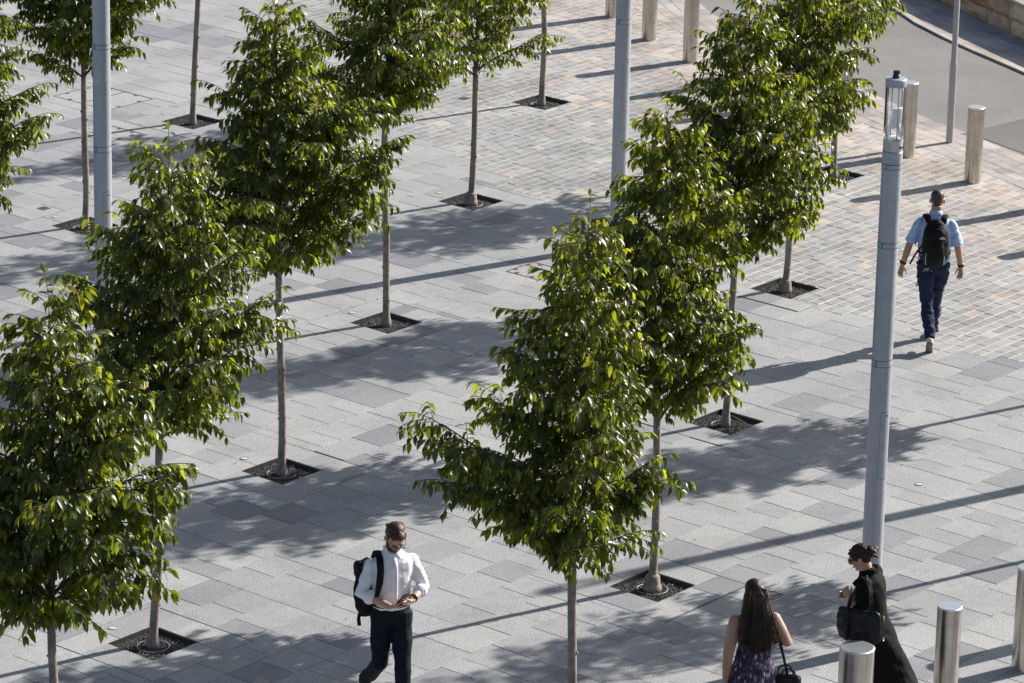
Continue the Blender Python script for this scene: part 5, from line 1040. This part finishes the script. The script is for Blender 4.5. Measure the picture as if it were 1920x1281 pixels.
# --- woman in a long black coat with a black tote bag, head bowed, facing left
def woman_coat():
    t = empty('person'); place(t, (3.15, 32.72), (-0.93, 0.36), 1.725/1.8); tag(t, 'person in long black coat facing left with hair clipped up', 'person')
    hips = V3(0, 0, 0.96); chest = V3(0, 0.04, 1.32); neck = V3(0, 0.085, 1.495); sL, sR = V3(-0.175, 0.05, 1.43), V3(0.175, 0.05, 1.42); hc = V3(0, 0.150, 1.602); Rm = rot(-0.45, 0.15)
    hL, kL, aL = V3(-0.085, 0, 0.93), V3(-0.08, 0.16, 0.51), V3(-0.08, 0.26, 0.09); hR, kR, aR = V3(0.085, 0, 0.93), V3(0.085, -0.06, 0.50), V3(0.085, -0.28, 0.16)
    eL, wL = V3(-0.238, 0.015, 1.13), V3(-0.19, 0.17, 1.275); eR, wR = V3(0.23, 0.06, 1.15), V3(0.13, 0.27, 1.17)
    b = MB(); torso_body(b, hips, chest, neck, (sL, sR)); b.tube([neck - V3(0, 0.02, 0.03), hc + Rm @ V3(0, -0.03, -0.05)], [0.050, 0.050], 12); head(b, hc, Rm, True)
    for s, e, w in ((sL, eL, wL), (sR, eR, wR)): limb(b, [s, s.lerp(e, 0.5), e, e.lerp(w, 0.35), w], [0.046, 0.042, 0.037, 0.036, 0.026])
    for h, k, a in ((hL, kL, aL), (hR, kR, aR)): limb(b, [h, h.lerp(k, 0.5), k, k.lerp(a, 0.35), a], [0.075, 0.065, 0.05, 0.05, 0.034]); b.ell(a + V3(0, 0.06, -0.03), (0.033, 0.10, 0.03))
    hand(b, wL, V3(0.25, 0.55, 0.62), V3(0.8, -0.1, -0.2), V3(0, -0.2, 1), 1.15, 0.06, 0.92); hand(b, wR, V3(-0.5, 0.7, 0.2), V3(-0.7, -0.3, 0), V3(0, 0, 1), 1.0, 0.06, 0.92)
    body = fuse(b, 'body', M['skin_a'], t, 0.0058, 2); face_parts(body, hc, Rm)
    T = lambda x, y, z: hc + Rm @ V3(x, y, z); h = MB(); h.ell(T(0, -0.022, 0.036), (0.082, 0.100, 0.094), Rm); h.ell(T(0, -0.055, 0.005), (0.074, 0.070, 0.075), Rm); h.ell(T(0, -0.115, 0.030), (0.046, 0.044, 0.050), Rm); h.ell(T(0.01, -0.135, 0.0), (0.035, 0.03, 0.04), Rm)
    for s_ in (-1, 1): h.tube([T(s_*0.03, 0.070, 0.085), T(s_*0.068, 0.040, 0.055), T(s_*0.080, -0.01, 0.030), T(s_*0.06, -0.08, 0.02)], [0.014, 0.018, 0.018, 0.014], 8)
    h.tube([T(-0.03, -0.12, 0.0), T(-0.02, -0.15, -0.03), T(0.0, -0.16, -0.06)], [0.02, 0.014, 0.004], 7); fuse(h, 'hair', M['hair_black'], t, 0.006, 1, (0.004, 50, 50, 3))
    cl = loose('hair_clip', t, 'claw clip holding up the dark hair of the person in black coat', 'hair clip'); MB().tube([T(-0.040, -0.140, 0.055), T(-0.045, -0.165, 0.030), T(-0.030, -0.172, -0.005)], [0.009, 0.011, 0.007], 8).build('clip_jaw', M['clip'], cl); MB().tube([T(0.02, -0.150, 0.060), T(0.015, -0.172, 0.030), T(0.0, -0.175, 0.0)], [0.008, 0.010, 0.006], 8).build('clip_jaw', M['clip'], cl)
    c = MB(); c.tube([V3(0, -0.10, 0.28), V3(0, -0.08, 0.46), V3(0, -0.045, 0.68), V3(0, -0.01, 0.90), V3(0, 0.015, 1.06), V3(0, 0.035, 1.22), V3(0, 0.04, 1.34), V3(0, 0.05, 1.42), V3(0, 0.062, 1.468), V3(0, 0.08, 1.51)], [(0.25, 0.43), (0.235, 0.36), (0.215, 0.27), (0.19, 0.19), (0.172, 0.15), (0.182, 0.142), (0.188, 0.136), (0.178, 0.115), (0.115, 0.085), (0.064, 0.066)], 30, flat=(1, 0, 0))
    for (x, y, w_) in ((-0.14, -0.42, 0.035), (0.0, -0.48, 0.04), (0.14, -0.40, 0.035), (-0.2, -0.2, 0.03), (-0.21, 0.05, 0.03)): c.tube([V3(x, y, 0.285), V3(x*0.8, y*0.60, 0.62), V3(x*0.7, -0.11, 1.0)], [w_, w_*0.7, 0.01], 8)
    for a, e, w in ((sL, eL, wL), (sR, eR, wR)): limb(c, [a, a.lerp(e, 0.5), e, e.lerp(w, 0.42)], [0.072, 0.070, 0.066, 0.062]); c.tube([e.lerp(w, 0.30), e.lerp(w, 0.45)], [0.066, 0.066], 12)
    co_ = fuse(c, 'coat', M['black_cloth'], t, 0.010, 3, (0.014, 6, 5, 7))
    lp = MB(); lp.tube([V3(-0.06, 0.0, 1.505), V3(0.0, -0.02, 1.50), V3(0.06, 0.0, 1.505), V3(0.085, 0.08, 1.47), V3(0.075, 0.17, 1.36)], [(0.010, 0.030)]*5, 8); lp.tube([V3(-0.06, 0.0, 1.505), V3(-0.085, 0.08, 1.47), V3(-0.075, 0.17, 1.36)], [(0.010, 0.030)]*3, 8); fuse(lp, 'collar', M['black_cloth'], co_, 0.008, 1)
    pair(t, ((aL, V3(0, 1, 0)), (aR, V3(0, 0.8, -0.55))), M['shoe_black'], M['black_nylon'], 0.92)
    gl = loose('spectacles', t, 'black glasses on the bowed face of the person in black coat', 'glasses')
    for s_ in (-1, 1): MB().tube([T(s_*0.03+0.024*math.cos(a), 0.098, 0.006+0.018*math.sin(a)) for a in [2*PI*i/14 for i in range(15)]], [0.004]*15, 5).build('rim', M['black_plastic'], gl); MB().add([T(s_*0.03+0.023*math.cos(a), 0.098, 0.006+0.017*math.sin(a)) for a in [2*PI*i/14 for i in range(14)]], [tuple(range(14))]).build('lens', M['lens_tint'], gl); MB().tube([T(s_*0.055, 0.098, 0.010), T(s_*0.078, 0.03, 0.012), T(s_*0.078, -0.02, 0.006)], [0.004]*3, 5).build('temple_arm', M['black_plastic'], gl)
    g = loose('tote_bag', t, 'large black leather tote hanging at the side of the person in black coat', 'bag'); k = MB(); k.tube([V3(-0.305, 0.03, 0.925), V3(-0.310, 0.03, 0.96), V3(-0.312, 0.04, 1.05), V3(-0.308, 0.047, 1.15), V3(-0.30, 0.05, 1.215), V3(-0.298, 0.05, 1.228)], [(0.15, 0.035), (0.205, 0.058), (0.222, 0.062), (0.212, 0.048), (0.196, 0.030), (0.18, 0.015)], 28, flat=(0.1, 1, 0)); tb = fuse(k, 'bag_body', M['leather'], g, 0.010, 6, (0.016, 7, 7, 2))
    for y in (-0.10, 0.06): MB().box((-0.374, y+0.07, 1.085), (0.004, 0.011, 0.14), rot(0, -0.12), 0.002).build('panel_strap', M['leather'], g)
    for x in (-0.33, -0.255): MB().tube([(x, -0.06, 1.22), (x+0.03, -0.05, 1.30), (-0.215, 0.0, 1.43), (-0.165, 0.03, 1.508), (-0.19, 0.09, 1.44), (x+0.02, 0.14, 1.31), (x, 0.15, 1.22)], [(0.010, 0.005)]*7, 8, flat=(0, 1, 0)).build('shoulder_strap', M['leather'], g)
    for y, z in ((-0.19, 0.99), (0.275, 1.14)):
        MB().tube([(-0.30 + 0.018*math.cos(a), y, z + 0.022*math.sin(a)) for a in [2*PI*i/12 for i in range(13)]], [0.0045]*13, 6).build('metal_ring', M['metal'], g)
    MB().tube([(-0.30, -0.18, 1.21), (-0.305, -0.195, 1.10), (-0.30, -0.195, 1.01)], [(0.010, 0.004)]*3, 8).build('side_tab', M['leather'], g)
woman_coat()

# ------------------------------------------------------------------ small things blown over the paving
r_ = random.Random(21); lm = MB()
for i in range(150):
    x, y = ground(r_.uniform(0, 1920), r_.uniform(100, 1281))[:2]
    if any(abs(x-p[0]) < 0.32 and abs(y-p[1]) < 0.32 for p in PITS.values()): continue
    a = r_.uniform(0, 6.28); L = r_.uniform(0.006, 0.02); w = L*r_.uniform(0.3, 0.6); d = Vector((math.cos(a), math.sin(a), 0)); s = Vector((-d.y, d.x, 0)); c = Vector((x, y, 0.006))
    lm.add([c-d*L, c+s*w+Vector((0, 0, 0.005)), c+d*L+Vector((0, 0, 0.002)), c-s*w], [(0, 1, 2), (0, 2, 3)])
o = lm.build('leaf_scraps', M['litter']); tag(o, 'tiny dry leaf scraps scattered over the paving', 'leaf litter', None, 'stuff')
